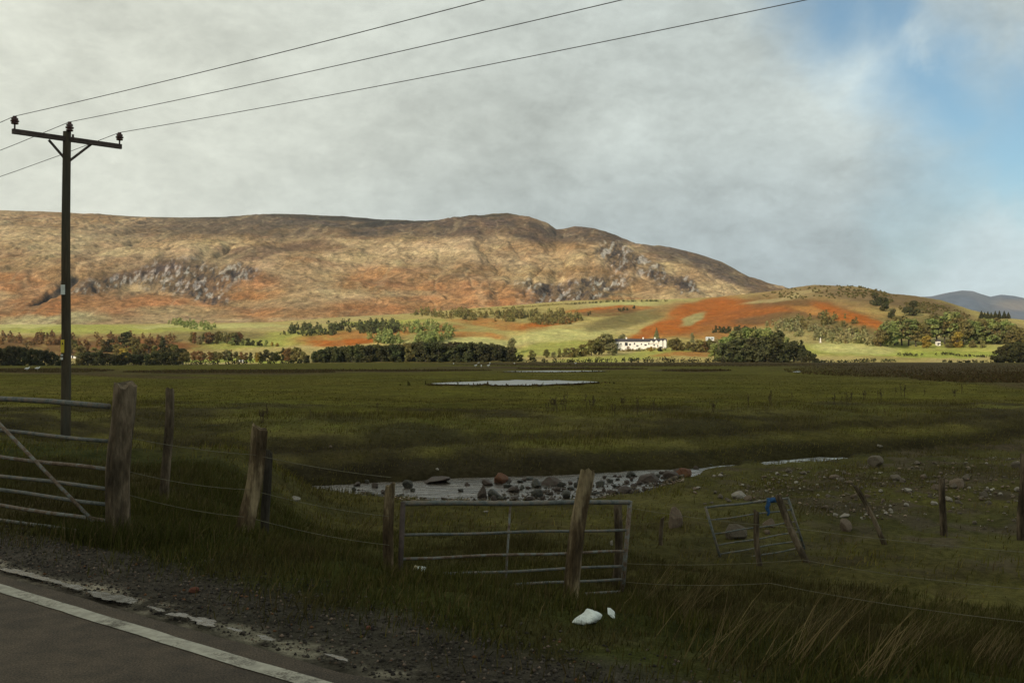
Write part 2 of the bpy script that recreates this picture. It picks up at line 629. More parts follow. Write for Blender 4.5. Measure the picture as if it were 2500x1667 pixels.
M['stream'] = mat_water('stream_water', (.10, .085, .065), .9, 2.2, .08, (.8, 2.6, 1), .9)
add_sky_glint(M['stream'])
M['puddle'] = mat_water('puddle_water', (.14, .125, .10), .3, 14, .14, (1, 1, 1), .5)


def mat_road():
    m, t, b = material('asphalt')
    v = t.node('ShaderNodeNewGeometry').outputs['Position']
    n0 = t.noise(v, .5, 4, .6)
    n1 = t.noise(v, 6, 5, .6)
    n2 = t.noise(v, 95, 4, .7)
    k = t.math('MULTIPLY', t.math('MULTIPLY', t.ramp(n0, .3, .7, .65, 1.3), t.ramp(n1, .3, .7, .75, 1.25)), t.ramp(n2, .32, .72, .35, 1.9))
    t.l.new(t.vmath('SCALE', (.058, .042, .026), k), b.inputs['Base Color'])
    b.inputs['Roughness'].default_value = .75
    b.inputs['Specular IOR Level'].default_value = .2
    bp = t.node('ShaderNodeBump')
    bp.inputs['Strength'].default_value = .7
    bp.inputs['Distance'].default_value = .01
    t.l.new(n2, bp.inputs['Height'])
    t.l.new(bp.outputs[0], b.inputs['Normal'])
    return m


def mat_line():
    m, t, b = material('worn_white_paint')
    v = t.node('ShaderNodeNewGeometry').outputs['Position']
    n1 = t.noise(v, 2.2, 6, .7)
    n2 = t.noise(v, 90, 3, .6)
    w = t.math('ADD', n1, t.math('MULTIPLY', t.math('SUBTRACT', n2, .5), .35))
    n3 = t.noise(v, 14, 5, .65)
    c = t.mix(t.ramp(w, .36, .52), (.10, .085, .06), (.37, .345, .27))
    c = t.vmath('SCALE', c, t.ramp(n3, .3, .7, .72, 1.12))
    t.l.new(c, b.inputs['Base Color'])
    b.inputs['Roughness'].default_value = .7
    return m


# ------------------------------------------------------------------ land cover
def lin(r, g, b):
    f = lambda c: (c / 255 / 12.92) if c <= 10 else ((c / 255 + .055) / 1.055) ** 2.4
    return np.array([f(r), f(g), f(b)])


def blobmask(px, py, cx, cy, rx, ry, rot=0.0, soft=.35, wx=0, wy=0):
    a = R(rot)
    dx = px + wx - cx
    dy = py + wy - cy
    u = (dx * math.cos(a) + dy * math.sin(a)) / rx
    v = (-dx * math.sin(a) + dy * math.cos(a)) / ry
    d = np.sqrt(u * u + v * v)
    return 1 - ss(1 - soft, 1 + soft, d)


def paint(col, m, c):
    col += (np.asarray(c) - col) * m[:, None]


K = 2500 / 2352.0     # the coordinates of the patches below were read in a 2352 px wide view


def cover_ground(x, y, z):
    n = len(x)
    col = np.zeros((n, 3))
    s, t = st_of(x, y)
    px, py = proj(x, y, z)
    nz1 = fbm(x * .35, y * .35, 4, 31)
    nz2 = fbm(x * 1.6, y * 1.6, 4, 32)
    nz3 = fbm(x * 5, y * 5, 3, 33)
    # field grass
    col[:] = (.108, .094, .015)
    paint(col, ss(-.1, .5, fbm(x * .03, y * .06, 3, 34)) * .6, (.120, .101, .020))
    paint(col, ss(0, .6, fbm(x * .02, y * .15, 3, 35)) * .5, (.080, .084, .013))
    # rough grass on the banks and around the stream
    yc = np.interp(x, STREAM_X, STREAM_Y)
    hw = np.interp(x, STREAM_X, STREAM_W)
    e = y - yc
    rough = ss(15 + 6 * nz1, 11 + 6 * nz1, e)
    paint(col, rough, (.105, .090, .025))
    paint(col, rough * ss(-.15, .35, nz1 + .3 * nz2), (.058, .048, .019))
    paint(col, rough * ss(.1, .5, -nz1 + .4 * nz2) * .8, (.115, .108, .024))
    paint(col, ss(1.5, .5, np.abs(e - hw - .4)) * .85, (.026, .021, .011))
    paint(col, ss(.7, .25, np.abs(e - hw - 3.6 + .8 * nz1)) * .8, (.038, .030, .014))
    near = (e < -hw)
    paint(col, near * ss(-.2, .4, nz1) * .6, (.070, .072, .016))
    paint(col, near * ss(.15, .5, nz2 - .3 * nz1) * .7, (.07, .05, .022))
    paint(col, near * .65, (.062, .054, .018))
    # stony ground right of the stream
    stony = near * ss(2, 7, x) * ss(11.5, 14, y) * ss(-1, 1, y - 12)
    paint(col, stony * ss(-.1, .35, nz2 + .4 * nz1) * .75, (.085, .065, .042))
    # embankment and verge
    emb = ss(10.5, 8.5, s) * ss(40, 25, np.abs(t)) * (s > -6)
    paint(col, emb, (.042, .044, .012))
    paint(col, emb * ss(-.1, .5, nz1 + .4 * nz2) * .8, (.060, .046, .022))
    vg = ss(4.35, 4.0, s + .35 * nz1 + .2 * nz2) * (s > 0)
    paint(col, vg, (.060, .051, .039))
    paint(col, vg * ss(.0, .5, nz3) * .6, (.085, .07, .055))
    paint(col, ss(.16, .04, np.abs(s - 3.44 + .10 * nz2 + .05 * nz1)) * ss(-.3, .15, nz3 + .3 * nz2), (.25, .215, .16))
    beyond = (s < -3.2)
    paint(col, beyond * 1.0, (.05, .05, .02))
    # brown rush bands on the plain
    far = (y > 45) & (y < 640)
    wy = 3.0 * fbm(px * .01, py * .05, 3, 41)
    wx = 40 * fbm(px * .006, py * .03, 3, 42)
    rush = (.085, .060, .027)
    for b in ((2330, 905, 420, 24, 2.5), (2480, 930, 330, 16, 5), (1620, 888, 520, 5, 0), (560, 909, 260, 6, 0), (330, 917, 200, 4, 2),
              (1700, 905, 90, 3.2, 0), (900, 905, 330, 3, 0), (1260, 899, 260, 3.0, 0), (100, 905, 200, 7, 0), (1420, 900, 180, 3, 0)):
        paint(col, far * blobmask(px, py, *b, soft=.4, wx=wx, wy=wy) * .92, rush)
    # ---- lower slopes
    fh = ss(558, 575, y)
    wy = 7 * fbm(px * .012, py * .03, 4, 51)
    wx = 34 * fbm(px * .008, py * .02, 4, 52)
    base = np.zeros((n, 3))
    base[:] = (.35, .285, .10)
    q1 = fbm(px * .006, py * .04, 4, 53)
    mott = ss(-.32, .12, fbm(px * .03, py * .08, 4, 54) + .5 * fbm(px * .1, py * .2, 3, 55))
    paint(base, ss(-.1, .5, q1) * .7, (.34, .28, .125))
    paint(base, ss(.0, .5, -q1) * .5, (.20, .175, .06))
    OR = (.32, .100, .018); OR2 = (.31, .155, .045); BR = (.15, .085, .033); GR = (.29, .295, .07); PG = (.40, .38, .145); OL = (.16, .13, .05)
    for c, b in (
        (GR, (250, 756, 260, 11, 0)), (PG, (100, 742, 260, 8, -2)), (PG, (480, 750, 180, 5, 0)), (GR, (690, 775, 110, 16, -4)), (GR, (560, 790, 130, 10, -3)), (GR, (880, 742, 130, 7, -3)),
        (OR2, (800, 776, 130, 17, -4)), (OR, (790, 786, 95, 8, -3)), (OR2, (960, 757, 90, 9, -4)), (OR2, (1140, 744, 110, 10, 5)), (OR, (1270, 742, 60, 9, -8)),
        (OR2, (1080, 770, 120, 7, 3)), (PG, (1050, 787, 150, 10, 0)), (PG, (1290, 772, 120, 14, -4)), (GR, (1290, 800, 150, 14, -4)), (PG, (1500, 694, 160, 6, -2)),
        (OR, (1400, 711, 110, 7, -4)), (BR, (1395, 718, 80, 8, -5)), (OL, (1440, 735, 110, 16, -12)),
        ((.225, .150, .062), (1920, 682, 210, 26, 4)), ((.235, .115, .038), (1790, 722, 260, 32, 3)), (BR, (1740, 712, 150, 24, -4)), (BR, (1850, 712, 150, 24, 10)), ((.26, .088, .020), (1665, 738, 150, 26, -10)), (OR, (1580, 732, 115, 24, -22)), (OR, (1510, 756, 80, 12, -20)), (OR, (1640, 708, 80, 18, -8)),
        ((.13, .075, .032), (1770, 732, 80, 11, -6)), ((.28, .26, .11), (1600, 732, 40, 9, -20)), (OR2, (1680, 772, 90, 10, 0)),
        (OR, (1965, 733, 95, 17, 19)), (OR, (2000, 745, 60, 14, 12)), (OR2, (1870, 712, 60, 7, 8)),
        ((.215, .160, .072), (1900, 668, 130, 14, -4)), ((.170, .120, .058), (1980, 680, 130, 16, 8)), ((.140, .098, .046), (2120, 705, 130, 20, 12)), ((.30, .24, .11), (1800, 682, 90, 5, -10)),
        (OL, (1930, 756, 140, 22, 8)), ((.255, .215, .085), (1880, 775, 160, 16, 4)),
        (GR, (2050, 800, 260, 18, 0)), ((.27, .30, .06), (2150, 812, 200, 8, 0)), (PG, (1960, 800, 90, 14, 5)), (OL, (2200, 745, 160, 14, 4)), (GR, (1450, 818, 190, 9, -5)), (OR2, (1620, 812, 120, 6, -2)),
        ((.30, .34, .07), (540, 829, 150, 5, 0)), (BR, (200, 795, 280, 26, 0)), ((.20, .085, .03), (340, 795, 110, 14, 0)), (OL, (500, 772, 130, 12, 0)),
    ):
        paint(base, blobmask(px, py, b[0] * K, b[1] * K, b[2] * K, b[3] * K, b[4], .3, wx, wy) * (.9 if c not in (OR, OR2, BR) else .68 + .3 * mott), c)
    col += (base - col) * fh[:, None]
    return col


def build_ground():
    half = R(50)
    a_f = np.linspace(-half, half, 1150)
    a_b = np.linspace(half, 2 * math.pi - half, 150)[1:-1]
    ang = np.concatenate((a_f, a_b))
    rad = np.concatenate((np.exp(np.linspace(math.log(.3), math.log(3.0), 30))[:-1], np.exp(np.linspace(math.log(3.0), math.log(560), 560))[:-1], np.linspace(560, 1750, 330)))
    A, Rr = np.meshgrid(ang, rad)
    x = (np.sin(A) * Rr).ravel()
    y = (np.cos(A) * Rr).ravel()
    z = H(x, y)
    col = cover_ground(x, y, z)
    na, nr = len(ang), len(rad)
    i = np.arange(nr - 1)[:, None] * na
    j = np.arange(na)[None, :]
    j2 = (j + 1) % na
    quads = np.stack((i + j, i + na + j, i + na + j2, i + j2), -1).reshape(-1, 4)
    V = np.stack((x, y, z), 1)
    c0 = len(V)
    V = np.vstack((V, [[0, 0, H(0, 0)]]))
    col = np.vstack((col, col[:1]))
    tri = np.stack((np.full(na, c0), np.arange(na), (np.arange(na) + 1) % na), 1)
    loops = np.concatenate((quads.ravel()[:, None].ravel(), tri.ravel()))
    tot = np.concatenate((np.full(len(quads), 4), np.full(na, 3)))
    # make faces look up
    loops[:len(quads) * 4] = quads[:, ::-1].ravel()
    loops[len(quads) * 4:] = tri[:, ::-1].ravel()
    me = mesh_np('ground', V, loops, tot, col, True)
    o = link('ground', me, M['ground'])
    tag(o, kind='structure')


build_ground()

# ------------------------------------------------------------------ the long hill
SIL_X = np.array([-1200, -400, 0, 150, 300, 420, 520, 640, 720, 850, 980, 1060, 1165, 1215, 1260, 1278, 1320, 1365, 1420, 1460, 1540, 1600, 1660, 1720, 1760, 1800, 1850, 1950, 2150, 2500]) * K
SIL_Y = np.array([470, 478, 483, 488, 497, 498, 497, 491, 494, 503, 507, 498, 492, 498, 515, 527, 521, 527, 548, 565, 568, 582, 603, 635, 650, 660, 680, 705, 740, 780]) * K
RID_X = np.array([-1200, 0, 900, 1040, 1250, 1358, 1450, 1552, 1700, 1900, 2100, 2700])
RID_D = np.array([3300, 3200, 3100, 2800, 2600, 2500, 2350, 2300, 2200, 2050, 1800, 1500])
B0 = 1260.0


def rockmask(px, py):
    wx = 26 * fbm(px * .02, py * .03, 4, 61)
    wy = 14 * fbm(px * .02, py * .03, 4, 62)
    m = np.zeros_like(px)
    for b in ((430, 640, 105, 42, 8), (250, 652, 95, 20, -10), (1340, 660, 110, 18, -10), (1415, 585, 48, 34, 30), (1310, 688, 100, 10, -6),
              (1480, 605, 46, 12, 15), (540, 628, 44, 22, -10), (1250, 665, 70, 14, 5), (1580, 655, 26, 16, 40), (560, 752, 40, 5, 0), (1520, 640, 60, 12, 10), (470, 680, 60, 14, 10)):
        m = np.maximum(m, blobmask(px, py, b[0] * K, b[1] * K, b[2] * K, b[3] * K, b[4], .35, wx, wy))
    return m


def build_hill():
    pxs = np.concatenate((np.linspace(-900, -20, 200)[:-1], np.linspace(-20, 1980, 1000)[:-1], np.linspace(1980, 2650, 120)))
    qs = np.concatenate((np.linspace(0, 1, 420), 1 + np.array([.03, .08, .16, .3, .5])))
    PX, Q = np.meshgrid(pxs, qs)
    PX = PX.ravel(); Q = Q.ravel()
    D = np.interp(PX, RID_X, RID_D)
    rz = ZC + (870 - np.interp(PX, SIL_X, SIL_Y)) / FPX * D
    y = B0 + (D - B0) * Q
    x = (PX - 1250) / FPX * y
    z0 = 12.0
    q = np.clip(Q, 0, 1)
    pr = .62 * q + .38 * np.sin(q * math.pi / 2)
    z = z0 + (rz - z0) * pr
    fade = np.minimum(1, (1 - q) * 4 + .05)
    z = z + fade * np.minimum(1, q * 5) * (20 * fbm(x * .0022, y * .0022, 3, 71) + 14 * fbm(x * .007, y * .005, 3, 72) + 5.5 * fbm(x * .022, y * .018, 3, 73) + 2.6 * fbm(x * .08, y * .06, 2, 74))
    vl = (1 - np.abs(fbm(x * .0085 + .5 * fbm(x * .006, y * .004, 3, 190), y * .0016, 3, 191))) ** 5
    v2 = (1 - np.abs(fbm(x * .02 + .5 * fbm(x * .01, y * .01, 3, 192), y * .004, 3, 193))) ** 6
    z = z - fade * np.minimum(1, q * 4) * (9 * vl + 4.5 * v2) * ss(-.25, .3, fbm(x * .003, y * .003, 2, 194))
    z = z + 1.6 * fbm(x * .02, y * .02, 3, 79) * (q > .8)
    # crag knolls that stand out of the slope
    for kx, ky, w, dpt, h in ((450, 1800, 95, 120, 26), (250, 1720, 100, 90, 20), (1490, 1900, 80, 130, 14), (1410, 1700, 110, 100, 14), (90, 1650, 60, 90, 14)):
        cx = (kx - 1250) / FPX * ky
        f = np.exp(-((x - cx) / w) ** 2 - (np.maximum(y - ky, 0) / (dpt * 2.2)) ** 2 - (np.minimum(y - ky, 0) / (dpt * .55)) ** 2)
        z = z + h * f
    over = np.maximum(Q - 1, 0) * (D - B0)
    z = z - over * .22
    # a burn gully at the left
    gx = np.interp(y, [1260, 1450, 1600, 1750, 1900, 2200], [-640, -690, -735, -760, -820, -960])
    gd = np.exp(-((x - gx) / 11) ** 2) * ss(1300, 1450, y) * ss(2150, 1800, y)
    z = z - 0 * gd
    gx2 = np.interp(y, [1260, 1600, 2200], [-10, -30, -90])
    gd2 = np.exp(-((x - gx2) / 9) ** 2) * ss(2300, 1900, y)
    z = z - 2.0 * gd2
    ppx, ppy = proj(x, y, z)
    gl = np.interp(ppx / K, [60, 90, 120, 150, 180, 200], [705, 690, 672, 655, 634, 628]) * K
    gd = np.exp(-((ppy - gl + 5 * fbm(ppx * .05, ppy * .05, 2, 78)) / np.interp(ppx / K, [70, 100, 150, 175, 190], [4, 7, 15, 12, 3])) ** 2) * ss(60, 80, ppx / K) * ss(192, 172, ppx / K)
    z = z - 9 * gd
    rk = rockmask(ppx, ppy)
    rid = 1 - np.abs(fbm(x * .045 + .5 * fbm(x * .03, y * .03, 3, 76), y * .022, 4, 75))
    rid2 = 1 - np.abs(fbm(x * .11, y * .05, 3, 77))
    z = z + rk * ((rid - .72) * 4 + (rid2 - .7) * 4.5)
    n = len(x)
    col = np.zeros((n, 3))
    col[:] = (.315, .22, .115)
    wx = 40 * fbm(ppx * .008, ppy * .02, 4, 81)
    wy = 14 * fbm(ppx * .010, ppy * .03, 4, 82)
    s1 = fbm(ppx * .008, ppy * .03, 5, 83)
    s2 = fbm(ppx * .03, ppy * .09, 4, 84)
    s3 = fbm(x * .02, y * .02, 4, 85)
    paint(col, ss(-.1, .45, s1 + .4 * s2) * .65, (.385, .285, .155))
    paint(col, ss(.0, .5, -s1 + .4 * s3) * .7, (.215, .125, .052))
    paint(col, ss(.1, .5, s2 + .3 * s3) * .35, (.43, .325, .185))
    OR = (.31, .138, .050)
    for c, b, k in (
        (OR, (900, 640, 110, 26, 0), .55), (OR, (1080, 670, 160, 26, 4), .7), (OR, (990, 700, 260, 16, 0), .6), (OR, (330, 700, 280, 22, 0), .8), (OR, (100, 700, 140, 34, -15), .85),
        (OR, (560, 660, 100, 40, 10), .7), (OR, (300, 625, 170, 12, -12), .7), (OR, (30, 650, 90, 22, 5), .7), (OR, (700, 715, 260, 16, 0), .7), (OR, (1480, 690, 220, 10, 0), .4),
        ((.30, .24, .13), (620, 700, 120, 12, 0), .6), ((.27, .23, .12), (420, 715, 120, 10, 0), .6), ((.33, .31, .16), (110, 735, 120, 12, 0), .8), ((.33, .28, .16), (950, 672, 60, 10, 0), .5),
        ((.090, .066, .044), (660, 522, 420, 28, -1), .9), ((.085, .064, .046), (840, 518, 270, 24, 3), .85), ((.085, .060, .044), (1080, 520, 190, 30, 3), .95), ((.08, .057, .043), (1210, 528, 90, 28, 15), .95),  # dark heather along the ridge, deepened to carry the cloud shadow in colour
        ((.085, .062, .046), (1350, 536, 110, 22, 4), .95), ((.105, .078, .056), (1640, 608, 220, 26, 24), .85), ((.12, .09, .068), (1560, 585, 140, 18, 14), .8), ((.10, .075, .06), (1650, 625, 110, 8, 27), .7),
        ((.125, .085, .045), (440, 612, 130, 22, 6), .8), ((.13, .088, .046), (270, 632, 130, 14, -8), .8), ((.05, .04, .03), (545, 626, 20, 12, 0), .9), ((.15, .10, .055), (700, 572, 210, 12, -5), .8), ((.155, .10, .06), (540, 590, 230, 12, -8), .7), ((.17, .115, .065), (440, 600, 130, 18, 0), .7), ((.16, .11, .06), (1200, 600, 110, 20, 10), .35),  # the near-black spot paints the shade right of the left crag
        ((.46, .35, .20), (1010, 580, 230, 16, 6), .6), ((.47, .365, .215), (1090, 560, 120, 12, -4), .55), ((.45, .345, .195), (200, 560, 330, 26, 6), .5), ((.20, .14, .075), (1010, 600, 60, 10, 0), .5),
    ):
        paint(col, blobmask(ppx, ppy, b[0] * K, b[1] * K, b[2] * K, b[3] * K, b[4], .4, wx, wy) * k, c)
    paint(col, ss(.45, .9, vl) * .35, (.20, .125, .06))
    paint(col, ss(.5, .95, v2) * .25, (.42, .33, .19))
    paint(col, ss(.25, .75, gd), (.035, .028, .022))  # near-black paint for the shade inside the gully
    paint(col, ss(.4, .9, gd2) * .3, (.14, .09, .05))
    rr = fbm(ppx * .095 + ppy * .04, ppy * .075, 4, 86)
    r2 = fbm(ppx * .16 + ppy * .05, ppy * .12, 3, 87)
    crack = ss(.05, -.25, rid - .78) + 0
    stone = rk * ss(.14, .34, rr + .6 * r2)
    paint(col, rk * .75, (.105, .072, .046))
    paint(col, ss(.12, .45, fbm(x * .05, y * .035, 4, 88)) * .35, (.17, .115, .055))
    paint(col, ss(.2, .5, fbm(x * .013, y * .03, 4, 89)) * .3, (.17, .11, .06))
    paint(col, stone * .8, (.35, .32, .28))
    paint(col, rk * ss(.12, .45, -rr + .5 * r2) * .85, (.055, .045, .042))
    V = np.stack((x, y, z), 1)
    nx, nq = len(pxs), len(qs)
    i = np.arange(nq - 1)[:, None] * nx
    j = np.arange(nx - 1)[None, :]
    quads = np.stack((i + j, i + j + 1, i + nx + j + 1, i + nx + j), -1).reshape(-1, 4)
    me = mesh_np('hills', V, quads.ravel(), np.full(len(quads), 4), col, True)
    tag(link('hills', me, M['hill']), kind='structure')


build_hill()


def build_mountains():
    sx = np.array([1500, 1900, 2060, 2100, 2140, 2180, 2210, 2235, 2252, 2275, 2300, 2330, 2352, 2420, 2520, 2700, 3000]) * K
    sy = np.array([735, 705, 688, 683, 681, 672, 667, 669, 675, 682, 677, 680, 685, 690, 684, 700, 730]) * K
    pxs = np.linspace(1650, 3100, 420)
    qs = np.concatenate((np.linspace(0, 1, 90), [1.1, 1.3]))
    PX, Q = np.meshgrid(pxs, qs)
    PX = PX.ravel(); Q = Q.ravel()
    D = 8200 + 500 * np.sin(PX * .01)
    rz = (870 - np.interp(PX, sx, sy)) / FPX * D
    y = 5600 + (D - 5600) * Q
    x = (PX - 1250) / FPX * y
    q = np.clip(Q, 0, 1)
    z = 60 + (rz - 60) * q ** 1.2 + np.minimum(1, (1 - q) * 3 + .06) * np.minimum(1, q * 4) * (90 * fbm(x * .0012, y * .0012, 4, 91) + 34 * (1 - np.abs(fbm(x * .004, y * .003, 3, 92))))
    z -= np.maximum(Q - 1, 0) * 900
    col = np.zeros((len(x), 3))
    col[:] = (.046, .058, .086)  # dark blue carries cloud shade and distance haze in the colour
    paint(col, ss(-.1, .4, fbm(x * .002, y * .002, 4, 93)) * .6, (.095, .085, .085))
    px, py = proj(x, y, z)
    paint(col, blobmask(px, py, 2345 * K, 700 * K, 60, 14, 0, .4) * .5, (.2, .14, .09))  # warm patch paints sunlight on the lower slope
    V = np.stack((x, y, z), 1)
    nx, nq = len(pxs), len(qs)
    i = np.arange(nq - 1)[:, None] * nx
    j = np.arange(nx - 1)[None, :]
    quads = np.stack((i + j, i + j + 1, i + nx + j + 1, i + nx + j), -1).reshape(-1, 4)
    me = mesh_np('mountains', V, quads.ravel(), np.full(len(quads), 4), col, True)
    tag(link('mountains', me, M['mountain']), kind='structure')


build_mountains()

# ------------------------------------------------------------------ unseen cloud behind the camera, its edge shaped to shade the plain
def build_cloud():
    alt = 1000.0
    sh = Vector((SUN.x, SUN.y, 0)) / SUN.z * alt
    xs = np.linspace(-1400, 1400, 160)
    ds = np.concatenate((np.linspace(0, 300, 40), np.linspace(330, 1500, 50)))
    X, Dd = np.meshgrid(xs, ds)
    X = X.ravel(); Dd = Dd.ravel()
    edge = np.interp(X, CLOUD_X, CLOUD_Y) + 10 * fbm(X * .02, X * 0, 3, 101) * (np.abs(X) > 0)
    y = edge - Dd + sh.y
    x = X + sh.x
    tp = alt + np.minimum(Dd * .22, 160) * (1 + .35 * fbm(x * .008, y * .008, 4, 102)) * np.clip((1500 - Dd) / 300, 0, 1)
    bt = alt - 2 - np.minimum(Dd * .05, 40) * (1 + .6 * fbm(x * .006, y * .006, 4, 103)) * np.clip((1500 - Dd) / 300, 0, 1)
    n = len(x)
    V = np.vstack((np.stack((x, y, tp), 1), np.stack((x, y, bt), 1)))
    nx, nq = len(xs), len(ds)
    i = np.arange(nq - 1)[:, None] * nx
    j = np.arange(nx - 1)[None, :]
    q1 = np.stack((i + j, i + nx + j, i + nx + j + 1, i + j + 1), -1).reshape(-1, 4)
    q2 = q1[:, ::-1] + n
    me = mesh_np('cloud', V, np.concatenate((q1.ravel(), q2.ravel())), np.full(len(q1) * 2, 4), None, True)
    m, t, b = material('cloud_vapour')
    b.inputs['Base Color'].default_value = (.9, .9, .9, 1)
    b.inputs['Roughness'].default_value = 1
    tr = t.node('ShaderNodeBsdfTranslucent')
    tr.inputs['Color'].default_value = (.8, .8, .8, 1)
    mx = t.node('ShaderNodeMixShader')
    mx.inputs[0].default_value = .5
    t.l.new(b.outputs[0], mx.inputs[1])
    t.l.new(tr.outputs[0], mx.inputs[2])
    t.l.new(mx.outputs[0], t.n['Material Output'].inputs['Surface'])
    tag(link('cloud', me, m), kind='structure')


def build_ridge_cloud(cx, cy, cz, rx, ry, alt, seed):
    """an unseen lens of cloud added to throw its shadow on the top of the hill"""
    off = Vector((SUN.x, SUN.y, 0)) / SUN.z * (alt - cz)
    na, nr = 120, 40
    A, Q = np.meshgrid(np.linspace(0, 2 * math.pi, na, endpoint=False), np.linspace(0, 1, nr))
    A = A.ravel(); Q = Q.ravel()
    w = 1 + .22 * fbm(np.cos(A) * 1.6 + 9, np.sin(A) * 1.6, 4, seed)
    x = cx + off.x + np.cos(A) * Q * rx * w
    y = cy + off.y + np.sin(A) * Q * ry * w
    th = np.sqrt(np.maximum(0, 1 - Q ** 2))
    top = alt + 70 * th * (1 + .5 * fbm(x * .01, y * .01, 4, seed + 1))
    bot = alt - 2 - 26 * th * (1 + .5 * fbm(x * .012, y * .012, 4, seed + 2))
    n = len(x)
    V = np.vstack((np.stack((x, y, top), 1), np.stack((x, y, bot), 1)))
    i = np.arange(nr - 1)[:, None] * na
    j = np.arange(na)[None, :]
    j2 = (j + 1) % na
    q1 = np.stack((i + j, i + na + j, i + na + j2, i + j2), -1).reshape(-1, 4)
    q2 = q1[:, ::-1] + n
    me = mesh_np('cloud', V, np.concatenate((q1.ravel(), q2.ravel())), np.full(len(q1) * 2, 4), None, True)
    tag(link('cloud', me, bpy.data.materials['cloud_vapour']), kind='structure')


# where the edge of the cloud's shadow meets the ground
CLOUD_X = [-1400, -400, -300, -150, -100, 0, 60, 120, 200, 300, 420, 1400]
CLOUD_Y = [575, 575, 565, 560, 548, 545, 543, 548, 548, 550, 555, 575]
build_cloud()
build_ridge_cloud(-60, 2600, 390, 430, 330, 1500, 121)
build_ridge_cloud(-800, 3060, 420, 480, 300, 1500, 131)


# ------------------------------------------------------------------ road, edge line, puddles, water
def st_xy(s, t):
    return RN[0] * s + RT[0] * t, RN[1] * s + RT[1] * t


def build_road():
    ts = np.concatenate((np.linspace(-300, -14, 30)[:-1], np.linspace(-14, 8, 221)[:-1], np.linspace(8, 300, 30)))
    m = MB()
    V, F = [], []
    for k, t in enumerate(ts):
        jag = .05 * float(fbm(np.array([t * 1.3]), np.array([2.2]), 4, 111)[0])
        x0, y0 = st_xy(-3.7, t)
        x1, y1 = st_xy(3.27 + jag, t)
        x2, y2 = st_xy(3.33 + jag, t)
        V += [(x0, y0, 0), (x1, y1, 0), (x2, y2, -.09)]
    for k in range(len(ts) - 1):
        a = 3 * k
        F += [(a, a + 1, a + 4, a + 3), (a + 1, a + 2, a + 5, a + 4)]
    m.add(V, [f[::-1] for f in F])
    road = m.build('road', mat_road())
    tag(road, kind='structure')
    m = MB()
    V, F = [], []
    for k, t in enumerate(ts):
        j0 = .012 * float(fbm(np.array([t * 3.]), np.array([5.2]), 3, 112)[0])
        for s in (3.005 + j0, 3.115 + j0):
            V.append((*st_xy(s, t), .004))
    for k in range(len(ts) - 1):
        a = 2 * k
        F.append((a, a + 2, a + 3, a + 1))
    m.add(V, F)
    m.build('edge_line', mat_line(), road)


build_road()


def flat_patch(name, outline, z, mat):
    """a flat sheet of water with a rounded, uneven outline"""
    m = MB()
    n = len(outline)
    c = sum((Vector(p) for p in outline), Vector((0, 0))) / n
    V = [(c.x, c.y, z)] + [(p[0], p[1], z) for p in outline]
    o = m.add(V, [(0, 1 + k, 1 + (k + 1) % n) for k in range(n)]).build(name, mat)
    a = o.data.polygons[0].normal.z
    if a < 0:
        o.data.flip_normals()
    return tag(o, kind='structure')


def puddle_st(s0, t0, ls, lt, seed, z=.003):
    r = random.Random(seed)
    out = []
    ph = [r.random() * 6.3 for _ in range(4)]
    for k in range(60):
        a = 2 * math.pi * k / 60
        w = 1 + .22 * math.sin(2 * a + ph[0]) + .16 * math.sin(3 * a + ph[1]) + .12 * math.sin(7 * a + ph[2]) + .08 * math.sin(13 * a + ph[3])
        out.append(st_xy(s0 + ls * math.sin(a) * w, t0 + lt * math.cos(a) * w))
    flat_patch('puddle', out, z, M['puddle'])


for k, (px, py, ls, lt) in enumerate(((8, 1409, .05, .36), (70, 1424, .04, .26), (130, 1442, .035, .2), (222, 1468, .085, .22), (262, 1474, .06, .14), (330, 1502, .025, .1), (378, 1519, .045, .10), (445, 1534, .06, .15), (525, 1555, .022, .07), (610, 1574, .028, .09), (790, 1622, .025, .09))):
    g = P(px, py, 1)
    d = -ZC / (g.z - ZC)
    s0, t0 = st_of(g.x * d, d)
    puddle_st(max(s0, 3.37), t0, ls * .8, lt * .8, 200 + k, .004 + .0011 * k)


def stream_sheet():
    m = MB()
    xs = np.linspace(-4.6, 9.9, 60)
    V, F = [], []
    for x in xs:
        yc = float(np.interp(x, STREAM_X, STREAM_Y)); hw = float(np.interp(x, STREAM_X, STREAM_W)) + .22
        V += [(x, yc - hw, WATER_Z), (x, yc + hw, WATER_Z)]
    for k in range(len(xs) - 1):
        a = 2 * k
        F.append((a, a + 2, a + 3, a + 1))
    m.add(V, F)
    tag(m.build('stream', M['stream']), kind='structure')


stream_sheet()


POOL_EDGE = []


